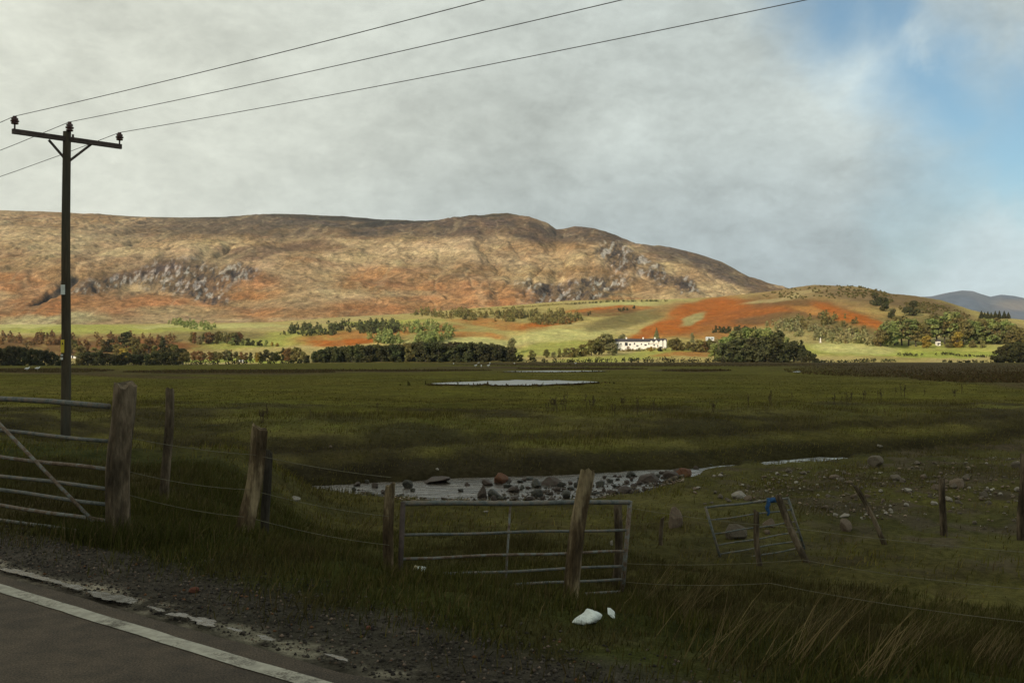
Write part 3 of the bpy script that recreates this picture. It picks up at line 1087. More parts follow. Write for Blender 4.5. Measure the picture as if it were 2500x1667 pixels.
def field_pool(px0, px1, pyt, pyb, apex, seed):
    """standing water on the plain: tapered sheet"""
    r = random.Random(seed)
    top, bot = [], []
    n = 26
    for k in range(n + 1):
        q = k / n
        px = px0 + (px1 - px0) * q
        w = (q / apex if q < apex else (1 - q) / (1 - apex)) ** .7 if 0 < q < 1 else 0
        mid = pyt + (pyb - pyt) * .5 + (pyb - pyt) * .3 * (.5 - q)
        j = (r.random() - .5) * .28 * w * (pyb - pyt) * .5
        a = mid - (pyb - pyt) * .5 * w + j
        b = mid + (pyb - pyt) * .5 * w + j
        top.append(a); bot.append(b)
    zs = gz(*(lambda p: (p.x, p.y))(ground_at((px0 + px1) / 2, (pyt + pyb) / 2, 20, 700))) + .12
    out = []
    for k in range(n + 1):
        px = px0 + (px1 - px0) * k / n
        v = ray(px, top[k]); d = (zs - ZC) / v.z
        out.append((v.x * d, d))
    for k in range(n - 1, 0, -1):
        px = px0 + (px1 - px0) * k / n
        v = ray(px, bot[k]); d = (zs - ZC) / v.z
        out.append((v.x * d, d))
    POOL_EDGE.append((out, zs))
    m = MB()
    nn = len(out)
    V = [(a, b, zs) for a, b in out]
    F = []
    for k in range(n):
        a, b = k, k + 1
        c = nn - k - 1 if k + 1 < n else None
        d_ = (nn - k) % nn if k > 0 else 0
        if k == 0:
            F.append((0, 1, nn - 1))
        elif k == n - 1:
            F.append((k, k + 1, nn - k))
        else:
            F.append((k, k + 1, nn - k - 1, nn - k))
    o = m.add(V, F).build('puddle', M['pool'])
    if o.data.polygons[3].normal.z < 0:
        o.data.flip_normals()
    tag(o, kind='structure')


field_pool(1050, 1462, 927.5, 940.5, .55, 1)
field_pool(1225, 1480, 904.5, 908, .5, 2)
field_pool(1935, 1956, 906, 908.5, .5, 3)
# ------------------------------------------------------------------ utility pole and its lines
def build_pole():
    foot = P(160, 1031, 26); foot.z = gz(foot.x, foot.y)
    top = P(163, 322, 26)
    root = empty('utility_pole', foot, 'tall dark wooden utility pole with crossarm and three brown insulators at the field edge', 'utility pole')
    m = MB()
    pts, rad = [], []
    for k in range(13):
        q = k / 12
        pts.append(foot.lerp(top, q) + Vector((.012 * math.sin(q * 7), 0, -.3 * (k == 0))))
        rad.append(.128 - .028 * q)
    m.tube(pts, rad, 14).build('shaft', M['pole_wood'], root, True)
    L, Rr = P(29, 321, 25.0), P(295, 359, 27.05)
    ax = (Rr - L).normalized()
    off = Vector((-.56, -.83, 0)).cross(Vector((0, 0, 1))) * 0
    front = Vector((ax.y, -ax.x, 0)).normalized() * .14     # the arm is bolted to the near side of the shaft
    q = ax.to_track_quat('X', 'Z').to_matrix()
    m = MB().box((L + Rr) / 2 + front * .2, (Rr - L).length, .09, .125, ax=q)
    arm = m.build('crossarm', M['arm_steel'], root)
    for a, b in ((P(119, 342, 25.7), P(157, 386, 25.95)), (P(222, 353, 26.5), P(171, 392, 26.0))):
        MB().tube([a, b], .038, 4, sq=True).build('brace', M['arm_steel'], root)
    tops = []
    for (px, y0, y1, dep) in ((36, 284, 318, 25.05), (170, 298, 338, 25.95), (292, 324, 357, 27.0)):
        a, b = P(px, y1, dep), P(px, y0, dep)
        h = (b - a).length
        pin = MB().tube([a - Vector((0, 0, .03)), a.lerp(b, .5)], .022, 8)
        prof = [(.42, .05), (.44, .085), (.52, .09), (.54, .05), (.58, .05), (.60, .10), (.68, .105), (.70, .055), (.74, .055), (.76, .085), (.86, .08), (.88, .045), (.92, .05), (1.0, .045)]
        ins = MB().tube([a.lerp(b, t) for t, r in prof], [r for t, r in prof], 12).build('insulator', M['porcelain'], root)
        pin.build('pin', M['arm_steel'], ins)
        tops.append(b)
    a = P(178, 340, 25.85)
    MB().tube([a, a + Vector((0, 0, .12))], .03, 8).build('bolt_bracket', M['arm_steel'], root)

    def plate(px0, px1, py0, py1, mat, name, parent):
        a, b = P(px0, py0, 25.86), P(px1, py1, 25.86)
        return MB().box((a + b) / 2, abs(b.x - a.x), .012, abs(a.z - b.z)).build(name, mat, parent)
    plate(148.5, 158.5, 695, 719, M['white_plate'], 'white_plate', root)
    yl = plate(148.5, 156.5, 829, 861, M['yellow_plate'], 'warning_plate', root)
    a, b, c = P(150.5, 841, 25.845), P(154.5, 841, 25.845), P(152.5, 834, 25.845)
    MB().add([a, b, c], [(0, 1, 2)]).build('warning_mark', M['black_mark'], yl)
    plate(148.5, 153.5, 865, 868.5, M['white_plate'], 'number_plate', root)
    plate(148.5, 153.5, 872, 878, M['white_plate'], 'number_plate', root)

    ends = ((1185, 0, 16.85), (1520, 0, 17.1), (1970, 0, 17.0))
    lefts = ((0, 300), (0, 370), (0, 438))
    names = ('overhead line running from the left insulator, topmost of the three', 'overhead line running from the middle insulator, second from the top', 'overhead line running from the right insulator, lowest of the three')
    for k in range(3):
        A = tops[k]
        E = P(*ends[k])
        d = E - A
        pts = []
        # back to the far span
        r0 = ray(*lefts[k])
        hd = Vector((-d.x, -d.y * .92, 0)).normalized()
        # where the wire crosses the left edge of the photo
        cross = r0.x * 1.0
        u = (cross * A.y - A.x) / (hd.x - cross * hd.y)
        zc_ = ZC + r0.z * (A.y + hd.y * u)
        sl = (zc_ - A.z) / u
        LB = 55.0
        for i in range(24, 0, -1):
            w = LB * i / 24
            pts.append(A + hd * w + Vector((0, 0, sl * w - sl * w * w / LB)))
        pts.append(A.copy())
        L1 = 58.0
        hd2 = Vector((d.x, d.y, 0)); n = hd2.length; hd2 /= n
        c = .0009
        sl2 = (E.z - A.z + c * (L1 * n - n * n)) / n
        for i in range(1, 41):
            w = L1 * i / 40
            pts.append(A + hd2 * w + Vector((0, 0, sl2 * w - c * (L1 * w - w * w))))
        o = MB().tube(pts, .0085, 5, False).build('power_line', M['wire'], None, True)
        at_base(o, A)
        tag(o, names[k], 'power line', 'overhead lines of the utility pole')


build_pole()


# ------------------------------------------------------------------ posts
def post(name, top, bot, rad, mat, label, seed, group='fence posts', taper=.92, cat='fence post', sink=.35, flat=1.0):
    """a split and weathered fence post from its foot (pushed into the soil) to its top"""
    r = random.Random(seed)
    top = Vector(top); bot = Vector(bot)
    g = Vector((bot.x, bot.y, min(bot.z, gz(bot.x, bot.y))))
    ax = (top - bot).normalized()
    # follow the line of the post down into the soil
    if ax.z > .2:
        k = (bot.z - (gz(bot.x, bot.y) - sink)) / ax.z
        low = bot - ax * max(k, .1)
    else:
        low = bot - ax * .3
    n, seg = 14, 16
    q = ax.to_track_quat('Z', 'Y').to_matrix()
    lob = [r.uniform(.86, 1.12) for _ in range(n)]
    V, F = [], []
    ph = [r.uniform(0, 6) for _ in range(4)]
    for i in range(seg + 1):
        u = i / seg
        c = low.lerp(top, u) + q @ Vector((.018 * math.sin(u * 5 + ph[0]), .014 * math.sin(u * 6 + ph[1]), 0))
        rr = rad * (1.06 - (1.06 - taper) * u)
        for k in range(n):
            a = 2 * math.pi * k / n
            w = rr * lob[k] * (1 + .05 * math.sin(u * 9 + k * 2 + ph[2]) + .03 * r.uniform(-1, 1))
            dz = 0
            if i == seg:
                dz = r.uniform(-.018, .022) * (rad / .07) + .02 * math.cos(a + ph[3])
            V.append(c + q @ Vector((math.cos(a) * w, math.sin(a) * w * flat, dz)))
    for i in range(seg):
        for k in range(n):
            k2 = (k + 1) % n
            F.append((i * n + k, i * n + k2, (i + 1) * n + k2, (i + 1) * n + k))
    V.append(top + ax * (-.012))
    F += [(seg * n + k, seg * n + (k + 1) % n, len(V) - 1) for k in range(n)]
    o = MB().add(V, F).build(name, mat)
    at_base(o, low)
    return tag(o, label, cat, group)


post('gate_post', P(301, 937, 8.33), P(289, 1285, 8.33), .098, M['grey_wood'], 'thick weathered post at the right end of the big metal field gate by the road', 1, cat='gate post')
post('fence_post', P(413, 951, 10.6), P(409, 1085, 10.6), .048, M['grey_wood'], 'slim grey post standing in the grass just behind the thick gate post', 2)
post('fence_post', P(636, 1044, 9.0), P(597, 1306, 9.0), .062, M['old_wood'], 'leaning brown post standing alone between the two field gates', 3, flat=1.2)
post('fence_post', P(652, 1100, 9.5), P(650, 1290, 9.5), .045, M['dark_wood'], 'dark stake close behind the leaning brown post between the gates', 4)
post('fence_post', P(953, 1182, 9.75), P(949, 1378, 9.75), .05, M['old_wood'], 'straight brown post at the left end of the lower gate by the stream', 5)
post('fence_post', P(1432, 1150, 9.45), P(1384, 1500, 9.45), .068, M['old_wood'], 'tall crooked pale post in front of the right half of the lower gate', 6, flat=1.15)
post('fence_post', P(1511, 1226, 11.6), P(1508, 1345, 11.6), .055, M['grey_wood'], 'short dark post just behind the right end of the lower gate', 7)
post('fence_post', P(1844, 1246, 12.7), P(1856, 1398, 12.7), .036, M['grey_wood'], 'upright stake in front of the middle of the tilted small hurdle', 8)
post('fence_post', P(1897, 1211, 13.1), P(1972, 1382, 13.1), .046, M['grey_wood'], 'stake slanting steeply over the right end of the tilted small hurdle', 9)
post('fence_post', P(2090, 1186, 14.6), P(2175, 1356, 14.6), .036, M['grey_wood'], 'thin stake leaning far over on the stony grass right of the hurdle', 10)
post('fence_post', P(2299, 1168, 15.5), P(2304, 1328, 15.5), .05, M['grey_wood'], 'upright grey post among the stones at the right, beyond the leaning stake', 11)
post('fence_post', P(2498, 1110, 15.0), P(2496, 1262, 15.0), .06, M['grey_wood'], 'post cut by the right edge of the photo on the stony bank', 12)
post('fence_post', P(1618, 1262, 14.2), P(1612, 1385, 14.2), .028, M['grey_wood'], 'thin stake with a boulder behind it between the lower gate and hurdle', 13)


# ------------------------------------------------------------------ gates
def gate(name, TL, TR, BL, BR, fr, rtop, rbar, mat, mat2, label, stiles=(1, 1), brace=None, rst=.022, mid=None):
    TL, TR, BL, BR = map(Vector, (TL, TR, BL, BR))
    root = empty(name, (BL + BR) / 2, label, 'gate')
    for i, f in enumerate(fr):
        a, b = TL.lerp(BL, f), TR.lerp(BR, f)
        n = 8
        d = (b - a).normalized()
        pts = [a.lerp(b, k / n) + Vector((0, 0, .006 * math.sin(k * 1.3 + i * 2) * (0 < k < n))) for k in range(n + 1)]
        MB().tube(pts, rtop if i == 0 else rbar, 10).build('rail', (mat if i % 3 != 2 else mat2), root, True)
    for (t, b), on in (((TL, BL), stiles[0]), ((TR, BR), stiles[1])):
        if on:
            up = (t - b).normalized() * .03
            MB().tube([b - up, t + up * .6], rst, 10).build('stile', (mat, mat2, M['arm_steel'])[on - 1], root, True)
    if brace:
        for a, b in brace:
            MB().tube([a, b], rbar * .95, 8).build('brace', mat2, root, True)
    if mid:
        for q in mid:
            MB().tube([TL.lerp(TR, q), BL.lerp(BR, q)], rbar * .8, 8).build('upright', mat2, root, True)
    return root


TR_ = P(266, 992, 8.42); BR_ = P(258, 1308, 8.42)
TL0 = P(0, 972, 9.12); BL0 = P(0, 1268, 9.12)
ext = 3.0 / (TL0 - TR_).length
TL_ = TR_.lerp(TL0, ext); BL_ = BR_.lerp(BL0, ext)
gate('field_gate', TL_, TR_, BL_, BR_, (0, .268, .484, .638, .757, .882, 1.0), .024, .0165, M['steel'], M['rusty_steel'],
     'big metal bar field gate beside the road at the left edge', (1, 0), [(P(-30, 1005, 9.1), P(228, 1272, 8.44))], .024)
post('gate_post', TL_ + Vector((-.12, .06, .18)), BL_ + Vector((-.12, .06, 0)), .095, M['old_wood'], 'thick hanging post at the far left end of the big field gate, outside the photo', 14, cat='gate post')

gTL, gTR = P(984, 1229, 9.75), P(1538, 1226, 11.15)
gBL, gBR = P(972, 1510, 9.75), P(1517, 1473, 11.15)
gate('field_gate', gTL, gTR, gBL, gBR, (0, .272, .480, .630, .757, .880, .992), .026, .0145, M['steel'], M['rusty_steel'],
     'lower metal bar gate half sunk in the grass in front of the stream', (3, 2), None, .026, (.44,))

hTL, hTR, hBL, hBR = P(1723, 1239, 13.5), P(1924, 1216, 13.9), P(1762, 1373, 13.4), P(1963, 1335, 13.8)
gate('hurdle', hTL, hTR, hBL, hBR, (0, .23, .48, .69, .85, 1.0), .015, .0105, M['steel'], M['steel'],
     'small tilted metal hurdle propped between stakes on the grassy slope', (1, 1), None, .017)

# blue rope wrapped round the hurdle's top rail with a hanging end
m = MB()
a, b = hTL.lerp(hTR, .74), hTL.lerp(hTR, .88)
pts = []
for k in range(60):
    q = k / 59
    c = a.lerp(b, q)
    pts.append(c + Vector((0, math.cos(k * 1.1) * .026, math.sin(k * 1.1) * .03)))
m.tube(pts, .011, 6)
pts = [hTL.lerp(hTR, .74) + Vector((.01 * math.sin(k), -.03, -.02 * k)) for k in range(11)]
m.tube(pts, [.022, .026, .03, .026, .03, .028, .026, .024, .022, .018, .012], 7)
o = m.build('rope', M['blue_cloth'], None, True)
at_base(o, a)
tag(o, 'blue rope tied round the top rail of the small tilted hurdle', 'rope')


# ------------------------------------------------------------------ fence wires
def wire(pts, label, sag=.04, rad=.0026):
    pts = [Vector(p) for p in pts]
    out = []
    for a, b in zip(pts[:-1], pts[1:]):
        for k in range(12):
            q = k / 12
            out.append(a.lerp(b, q) - Vector((0, 0, sag * 4 * q * (1 - q))))
    out.append(pts[-1])
    o = MB().tube(out, rad, 5, False).build('fence_wire', M['fence_wire'], None, True)
    at_base(o, pts[0])
    tag(o, label, 'fence wire', 'wires of the roadside fence')


wire([P(315, 1068, 8.35), P(622, 1110, 8.95), P(955, 1165, 9.7)], 'top wire sloping from the thick gate post to the straight brown post', .02)
wire([P(312, 1150, 8.35), P(612, 1195, 8.95), P(950, 1260, 9.7)], 'second wire below the top wire left of the lower gate', .03)
wire([P(305, 1205, 8.35), P(606, 1262, 8.95), P(950, 1330, 9.7)], 'lowest wire in the grass left of the lower gate', .03)
wire([P(1540, 1240, 11.1), P(1930, 1287, 9.7), P(2560, 1352, 7.4)], 'top wire running from the lower gate to the right edge', .02)
wire([P(1530, 1375, 11.1), P(1960, 1366, 9.6), P(2560, 1442, 7.4)], 'middle wire running from the lower gate to the right edge', .03)
wire([P(1525, 1420, 11.1), P(1880, 1423, 9.7), P(2560, 1524, 7.4)], 'bottom wire running through the grass to the right edge', .03)


# ------------------------------------------------------------------ litter on the verge
def litter():
    # white sack of plastic lying half flattened on the grass
    dep = ground_at(1434, 1526, 4, 14).y
    a, b = P(1396, 1519, dep), P(1470, 1501, dep + .08)
    ax = (b - a)
    sd = Vector((-ax.y, ax.x, 0)).normalized()
    V, F = [], []
    n, seg = 18, 20
    for i in range(seg + 1):
        u = i / seg
        w = max(.04, math.sin(math.pi * u ** 1.15) ** .75)
        top = .040 * w * (1 + .10 * math.sin(u * 13)) * (1.15 if u > .5 else .9)
        c = a.lerp(b, u)
        for k in range(n):
            q = 2 * math.pi * k / n
            rr = 1 + .10 * math.sin(3 * q + u * 9) + .07 * math.sin(7 * q - u * 21) + .05 * math.sin(11 * q + u * 33)
            V.append(c + sd * (math.cos(q) * .055 * w * rr) + Vector((0, 0, math.sin(q) * (top if math.sin(q) > 0 else .03 * w) * rr)))
    for i in range(seg):
        for k in range(n):
            k2 = (k + 1) % n
            F.append((i * n + k, i * n + k2, (i + 1) * n + k2, (i + 1) * n + k))
    F += [tuple(range(n - 1, -1, -1)), tuple(seg * n + k for k in range(n))]
    o = MB().add(V, F).build('plastic_sack', M['litter_white'], None, True)
    at_base(o, a)
    tag(o, 'crumpled white plastic sack in the grass below the tall crooked post', 'litter')
    fl = [P(px, py, ground_at(1494, 1510, 4, 14).y) for px, py in ((1484, 1498), (1492, 1499), (1502, 1508), (1496, 1509))]
    fl += [v + Vector((0, .03, .03)) for v in fl]
    o = MB().add(fl, [(0, 1, 2, 3), (4, 7, 6, 5), (0, 4, 5, 1), (1, 5, 6, 2), (2, 6, 7, 3), (3, 7, 4, 0)]).build('plastic_scrap', M['litter_white'])
    at_base(o, fl[0])
    tag(o, 'small white plastic scrap just right of the crumpled white sack', 'litter')
    bd = ground_at(1024, 1399, 4, 14).y
    a, b = P(1040, 1390, bd - .1), P(1010, 1385, bd - .1)
    root = empty('bottle', a, 'small white bottle with a tan neck lying at the lower gate', 'bottle')
    prof = [(0, .014), (.02, .026), (.1, .032), (.55, .032), (.68, .022), (.72, .02)]
    MB().tube([a.lerp(b, t) for t, r in prof], [r for t, r in prof], 12).build('body', M['litter_white'], root, True)
    prof = [(.7, .02), (.74, .03), (.92, .03), (1.0, .02)]
    MB().tube([a.lerp(b, t) for t, r in prof], [r for t, r in prof], 12).build('cap', M['litter_tan'], root, True)


litter()


# ------------------------------------------------------------------ rocks
def rock_mesh(name, seed, flat=.7, sub=3):
    bm = bmesh.new()
    bmesh.ops.create_icosphere(bm, subdivisions=sub, radius=1.0)
    r = random.Random(seed)
    cuts = []
    for _ in range(13):
        n = Vector((r.gauss(0, 1), r.gauss(0, 1), r.gauss(0, .8))).normalized()
        cuts.append((n, r.uniform(.5, .85)))
    so = Vector((r.uniform(0, 50), r.uniform(0, 50), r.uniform(0, 50)))
    from mathutils import noise as mn
    for v in bm.verts:
        p = v.co.copy()
        for n, d in cuts:
            k = p.dot(n) - d
            if k > 0:
                p -= n * k * .95
        p *= 1 + .10 * mn.noise(p * 2.3 + so) + .05 * mn.noise(p * 6 + so)
        v.co = Vector((p.x, p.y, p.z * flat))
    me = bpy.data.meshes.new(name)
    bm.to_mesh(me)
    bm.free()
    return me


ROCKS = [rock_mesh('rock', 300 + k, .62 + .06 * (k % 4)) for k in range(8)]
ROCKO = {}


def rock(p, w, h, mat, label, seed, group=None, name='rock', sink=.25, depth=.9):
    """one stone: half width w and height h in metres, its foot a little in the ground"""
    k = seed % len(ROCKS)
    key = (k, mat)
    if key not in ROCKO:
        me = ROCKS[k].copy()
        me.name = 'rock'
        me.materials.append(M[mat])
        o = bpy.data.objects.new(name, me)
        ROCKO[key] = o
    else:
        o = ROCKO[key].copy()
        o.name = name
        for q in ('label', 'group', 'category'):
            if q in o:
                del o[q]
    COL.objects.link(o)
    r = random.Random(seed * 13 + 5)
    o.location = (p[0], p[1], p[2] + h * (.5 - sink))
    o.rotation_euler = (r.uniform(-.25, .25), r.uniform(-.25, .25), r.uniform(0, 6.28))
    o.scale = (w * 1.05, w * depth, h * .5 / .62)
    return tag(o, label, 'rock', group)


def px_rock(px, py, wpx, hpx, mat, label, seed, group=None, water=True, **kw):
    """stone whose picture is wpx wide and hpx high with its foot at py"""
    if water:
        v = ray(px, py)
        d = (WATER_Z - ZC) / v.z
        p = Vector((v.x * d, d, WATER_Z))
    else:
        p = ground_at(px, py, 9, 60)
    m = p.y / FPX
    p.y += wpx * m * .4
    return rock(p, wpx * m / 2 * (1.08 if water else .95), hpx * m * (1.25 if water else 1.05), mat, label, seed, group, **kw)


big = (
    (1222, 1180, 44, 26, 'rock_red', 'rust red pointed rock, tallest in the stream at its far edge'),
    (1188, 1186, 34, 16, 'rock_brown', 'brown rock touching the left side of the rust red rock in the stream'),
    (1178, 1216, 32, 28, 'rock_brown', 'round brown rock standing clear in the middle of the stream pool'),
    (1206, 1214, 32, 17, 'rock_dark', 'dark pointed rock just right of the round brown rock in the pool'),
    (1060, 1181, 78, 16, 'rock_brown', 'long flat brown rock at the far left edge of the stream pool'),
    (993, 1192, 26, 20, 'rock_dark', 'dark round rock in the pool right of the straight brown post'),
    (1008, 1200, 14, 9, 'rock_dark', 'small dark rock leaning on the round one by the brown post'),
    (979, 1222, 24, 14, 'rock_dark', 'dark low rock at the left end of the lower gate top rail'),
    (1002, 1222, 32, 7, 'rock_dark', 'thin flat dark rock beside the gate end in the pool'),
    (1085, 1221, 26, 6, 'rock_brown', 'nearly drowned flat rock above the gate rail mid pool'),
    (1345, 1186, 62, 20, 'rock_brown', 'broad brown rock shelf against the far bank of the stream'),
    (1310, 1190, 30, 18, 'rock_dark', 'dark domed rock in the stream left of the broad shelf'),
    (1315, 1214, 34, 22, 'rock_dark', 'dark jagged rock in the stream below the domed rock'),
    (1384, 1216, 34, 18, 'rock_dark', 'dark rounded rock just left of the tall crooked post in the stream'),
    (1468, 1187, 28, 13, 'rock_dark', 'low dark rock in the water just right of the tall crooked post'),
    (1256, 1203, 36, 14, 'rock_brown', 'brown double-humped rock in the stream beside the gravel shallows'),
    (1258, 1222, 26, 11, 'rock_brown', 'brown rock at the gate rail below the double-humped one'),
    (1292, 1222, 30, 10, 'rock_brown', 'flat brown rock at the gate rail left of the jagged one'),
    (1349, 1222, 20, 8, 'rock_brown', 'small brown rock at the gate rail under the dark rounded rock'),
    (1672, 1165, 46, 25, 'rock_red', 'reddish mossy rock block at the narrow neck of the stream'),
    (1335, 1160, 18, 9, 'rock_brown', 'brown stone lodged in the far bank above the shelf'),
    (1640, 1172, 40, 20, 'rock_brown', 'brown rock pile stone left of the reddish mossy block'),
    (1588, 1178, 52, 20, 'rock_brown', 'wide brown rock across the right end of the rapids'),
    (1540, 1164, 30, 12, 'rock_dark', 'dark rock at the far bank near the right end of the rapids'),
    (1525, 1205, 44, 18, 'rock_brown', 'brown near-bank rock at the right end of the gate rail'),
    (1495, 1212, 34, 16, 'rock_brown', 'brown near-bank rock behind the right stile of the lower gate'),
)
for k, b in enumerate(big):
    px_rock(*b, seed=40 + k)
rs = random.Random(5)
spots = [(870, 1186), (895, 1180), (915, 1190), (862, 1200), (935, 1205), (925, 1215), (905, 1212), (890, 1206), (1240, 1176), (1270, 1178), (1292, 1172), (1205, 1222), (1222, 1221), (1238, 1190), (1275, 1192),
         (1330, 1204), (1345, 1208), (1362, 1200), (1408, 1188), (1418, 1172), (1440, 1200), (1455, 1208), (1474, 1200), (1490, 1178), (1508, 1172), (1500, 1190), (1530, 1180), (1548, 1190), (1560, 1184), (1568, 1170), (1604, 1186),
         (1556, 1202), (1576, 1198), (1598, 1196), (1618, 1188), (1625, 1160), (1608, 1165), (1655, 1152), (1700, 1145), (1730, 1139), (1765, 1134), (1800, 1129), (1850, 1125), (1440, 1222), (1410, 1224), (1470, 1220),
         (1140, 1186), (1125, 1200), (1325, 1220), (1372, 1188), (1395, 1196)]
for k, (px, py) in enumerate(spots):
    px_rock(px, py, rs.uniform(11, 24), rs.uniform(6, 12), rs.choice(['rock_brown', 'rock_dark', 'rock_brown', 'rock_dark', 'rock_brown']), 'small dark brown stone sitting in or at the edge of the shallow stream', 100 + k, 'small stones in the stream')
for k in range(56):
    q = rs.random()
    px = 1225 + 440 * q
    py = np.interp(px, [1225, 1450, 1560, 1665], [1196, 1190, 1182, 1160]) + rs.uniform(-1, 1) * np.interp(px, [1225, 1450, 1560, 1665], [26, 28, 22, 12])
    px_rock(px, py, rs.uniform(6, 17), rs.uniform(4, 9), rs.choice(['rock_brown', 'rock_dark', 'rock_brown', 'rock_grey']), 'small dark brown stone sitting in or at the edge of the shallow stream', 1000 + k, 'small stones in the stream')

# stones on the grassy bank at the right
land = (
    (2144, 1140, 46, 32, 'rock_grey', 'big layered grey rock at the water end of the stony bank'),
    (1808, 1217, 46, 20, 'rock_pale', 'flat pale rock in the grass above the small tilted hurdle'),
    (1800, 1317, 60, 42, 'rock_grey', 'large rounded grey boulder seen through the bars of the hurdle'),
    (1650, 1292, 52, 66, 'rock_pink', 'tall pinkish boulder standing behind the thin stake near the lower gate'),
    (2068, 1298, 38, 40, 'rock_pink', 'upright brown stone below the pale-topped slab, left of the leaning stake'),
    (2068, 1263, 34, 10, 'rock_pale', 'white topped slab resting on the upright brown stone'),
    (1880, 1288, 34, 24, 'rock_pink', 'pinkish stone behind the slanting stake of the hurdle'),
    (1876, 1305, 22, 14, 'rock_pink', 'small brown stone between the bars right of the hurdle stake'),
    (2042, 1171, 30, 14, 'rock_pink', 'orange brown stone in the middle of the stony bank'),
    (2190, 1173, 36, 16, 'rock_grey', 'grey flat stone right of the orange brown stone'),
    (2345, 1193, 44, 26, 'rock_pink', 'low broad brownish stone near the upright grey post'),
    (2408, 1215, 28, 20, 'rock_grey', 'grey cube-like stone right of the upright grey post'),
    (2150, 1092, 16, 9, 'rock_pale', 'pale stone on the far grassy bank above the bright water'),
    (2365, 1171, 24, 16, 'rock_grey', 'grey stone high on the bank above the low broad one'),
    (2290, 1196, 30, 18, 'rock_pink', 'stone directly behind the top of the upright grey post'),
    (1494, 1331, 10, 17, 'rock_pale', 'small upright pale stone seen through the right bars of the lower gate'),
    (2488, 1145, 30, 22, 'rock_grey', 'grey rock by the right edge at the top of the stony bank'),
    (720, 1222, 34, 11, 'rock_pale', 'pale flat stone on the near bank left of the stream end'),
    (806, 1093, 9, 7, 'rock_pink', 'small pinkish stone on the grass step left of the pool'),
    (1067, 1147, 12, 6, 'rock_pale', 'small white stone in the far bank just above the pool'),
    (1185, 1252, 20, 6, 'rock_pale', 'flat pale stone just below the gate top rail in the grass'),
)
for k, b in enumerate(land):
    px_rock(*b, seed=205 + k, water=False)
rs = random.Random(17)
cnt = 0
while cnt < 140:
    px = rs.uniform(1690, 2500)
    py = rs.uniform(1112, 1330)
    lo = 1165 - (px - 1690) * .06
    hi = 1230 + (px - 1690) * .09
    if not (lo < py < hi):
        continue
    if rs.random() > .35 + .65 * float(ss(-.2, .3, fbm(np.array([px * .012]), np.array([py * .02]), 3, 141))[0]):
        continue
    w = rs.choice([9, 10, 11, 12, 14, 16, 20, 26]) * (0.75 + .25 * (py - 1110) / 200)
    px_rock(px, py, w, w * rs.uniform(.4, .7), rs.choice(['rock_grey', 'rock_pink', 'rock_grey', 'rock_pale', 'rock_grey', 'rock_pink', 'rock_pale']), 'loose stone among the many scattered over the grassy bank at the right', 300 + cnt, 'stones scattered over the stony bank', water=False, sink=.25)
    cnt += 1
def rubble():
    """the loose rubble of the stony bank and the stream bed, too small and too many to count"""
    me0 = rock_mesh('rubble', 991, .6, 1)
    v0 = np.array([v.co[:] for v in me0.vertices])
    f0 = np.array([p.vertices[:] for p in me0.polygons])
    n = 2600
    px = RNG.uniform(1690, 2500, n)
    py = RNG.uniform(1105, 1330, n)
    lo = 1160 - (px - 1690) * .06
    hi = 1228 + (px - 1690) * .10
    k = (py > lo) & (py < hi) & (RNG.uniform(0, 1, n) < ss(-.25, .3, fbm(px * .012, py * .02, 3, 141)))
    px, py = px[k], py[k]
    q = RNG.uniform(0, 1, 1100) ** .62
    qx = 850 + 820 * q
    qy = np.interp(qx, [850, 1000, 1225, 1450, 1560, 1670], [1196, 1222, 1224, 1218, 1198, 1172]) - np.abs(RNG.normal(0, 1, 1100)) * np.interp(qx, [850, 1150, 1300, 1670], [7, 5, 22, 10]) + 3
    px = np.concatenate((px, qx)); py = np.concatenate((py, qy))
    V, F, C = [], [], []
    pal = np.array([(.17, .14, .10), (.20, .15, .105), (.09, .07, .05), (.30, .27, .22), (.14, .095, .065)])
    for i in range(len(px)):
        p = ground_at(px[i], py[i], 12, 40)
        if p.z < WATER_Z:
            v = ray(px[i], py[i])
            d = (WATER_Z - ZC) / v.z
            p = Vector((v.x * d, d, WATER_Z))
        m = p.y / FPX
        s_ = (1.6 + 4.6 * RNG.uniform(0, 1) ** 2) * m
        wet = p.z < WATER_Z + .06
        a = RNG.uniform(0, 6.28)
        w = v0 * np.array((1, RNG.uniform(.6, 1), RNG.uniform(.6, 1))) * s_
        w = np.stack((w[:, 0] * np.cos(a) - w[:, 1] * np.sin(a), w[:, 0] * np.sin(a) + w[:, 1] * np.cos(a), w[:, 2]), 1)
        V.append(w + np.array((p.x, p.y, p.z + s_ * (.2 if wet else .45))))
        F.append(f0 + i * len(v0))
        C.append(np.repeat(pal[RNG.choice(5, p=[.3, .25, .2, .1, .15])][None] * RNG.uniform(.7, 1.3) * (.55 if wet else 1.25), len(v0), 0))
    me = mesh_np('rubble', np.concatenate(V), np.concatenate(F).ravel(), np.full(len(F) * len(f0), 3), np.concatenate(C))
    tag(link('rubble', me, M['gravel']), 'loose stone rubble on the bank and along the stream', kind='stuff')


rubble()
# two rusty lumps on the gravel verge
rock(ground_at(475, 1446), .036, .05, 'clod', 'rust red clod on the dark gravel verge, bigger of the two', 501, 'rust red clods on the verge', 'clod', .3)
rock(ground_at(900, 1534), .02, .025, 'clod', 'rust red clod on the gravel verge, smaller one nearer the photo bottom', 502, 'rust red clods on the verge', 'clod', .3)
# a washed-up branch at the neck of the stream
a, b = P(1626, 1193, 22.5), P(1668, 1160, 23.4)
a.z = gz(a.x, a.y) + .05
o = MB().tube([a, a.lerp(b, .4) + Vector((0, 0, .03)), b], [.06, .05, .03], 8).build('branch', M['grey_wood'], None, True)
at_base(o, a)
tag(o, 'bare grey branch washed up against rocks at the neck of the stream', 'branch')


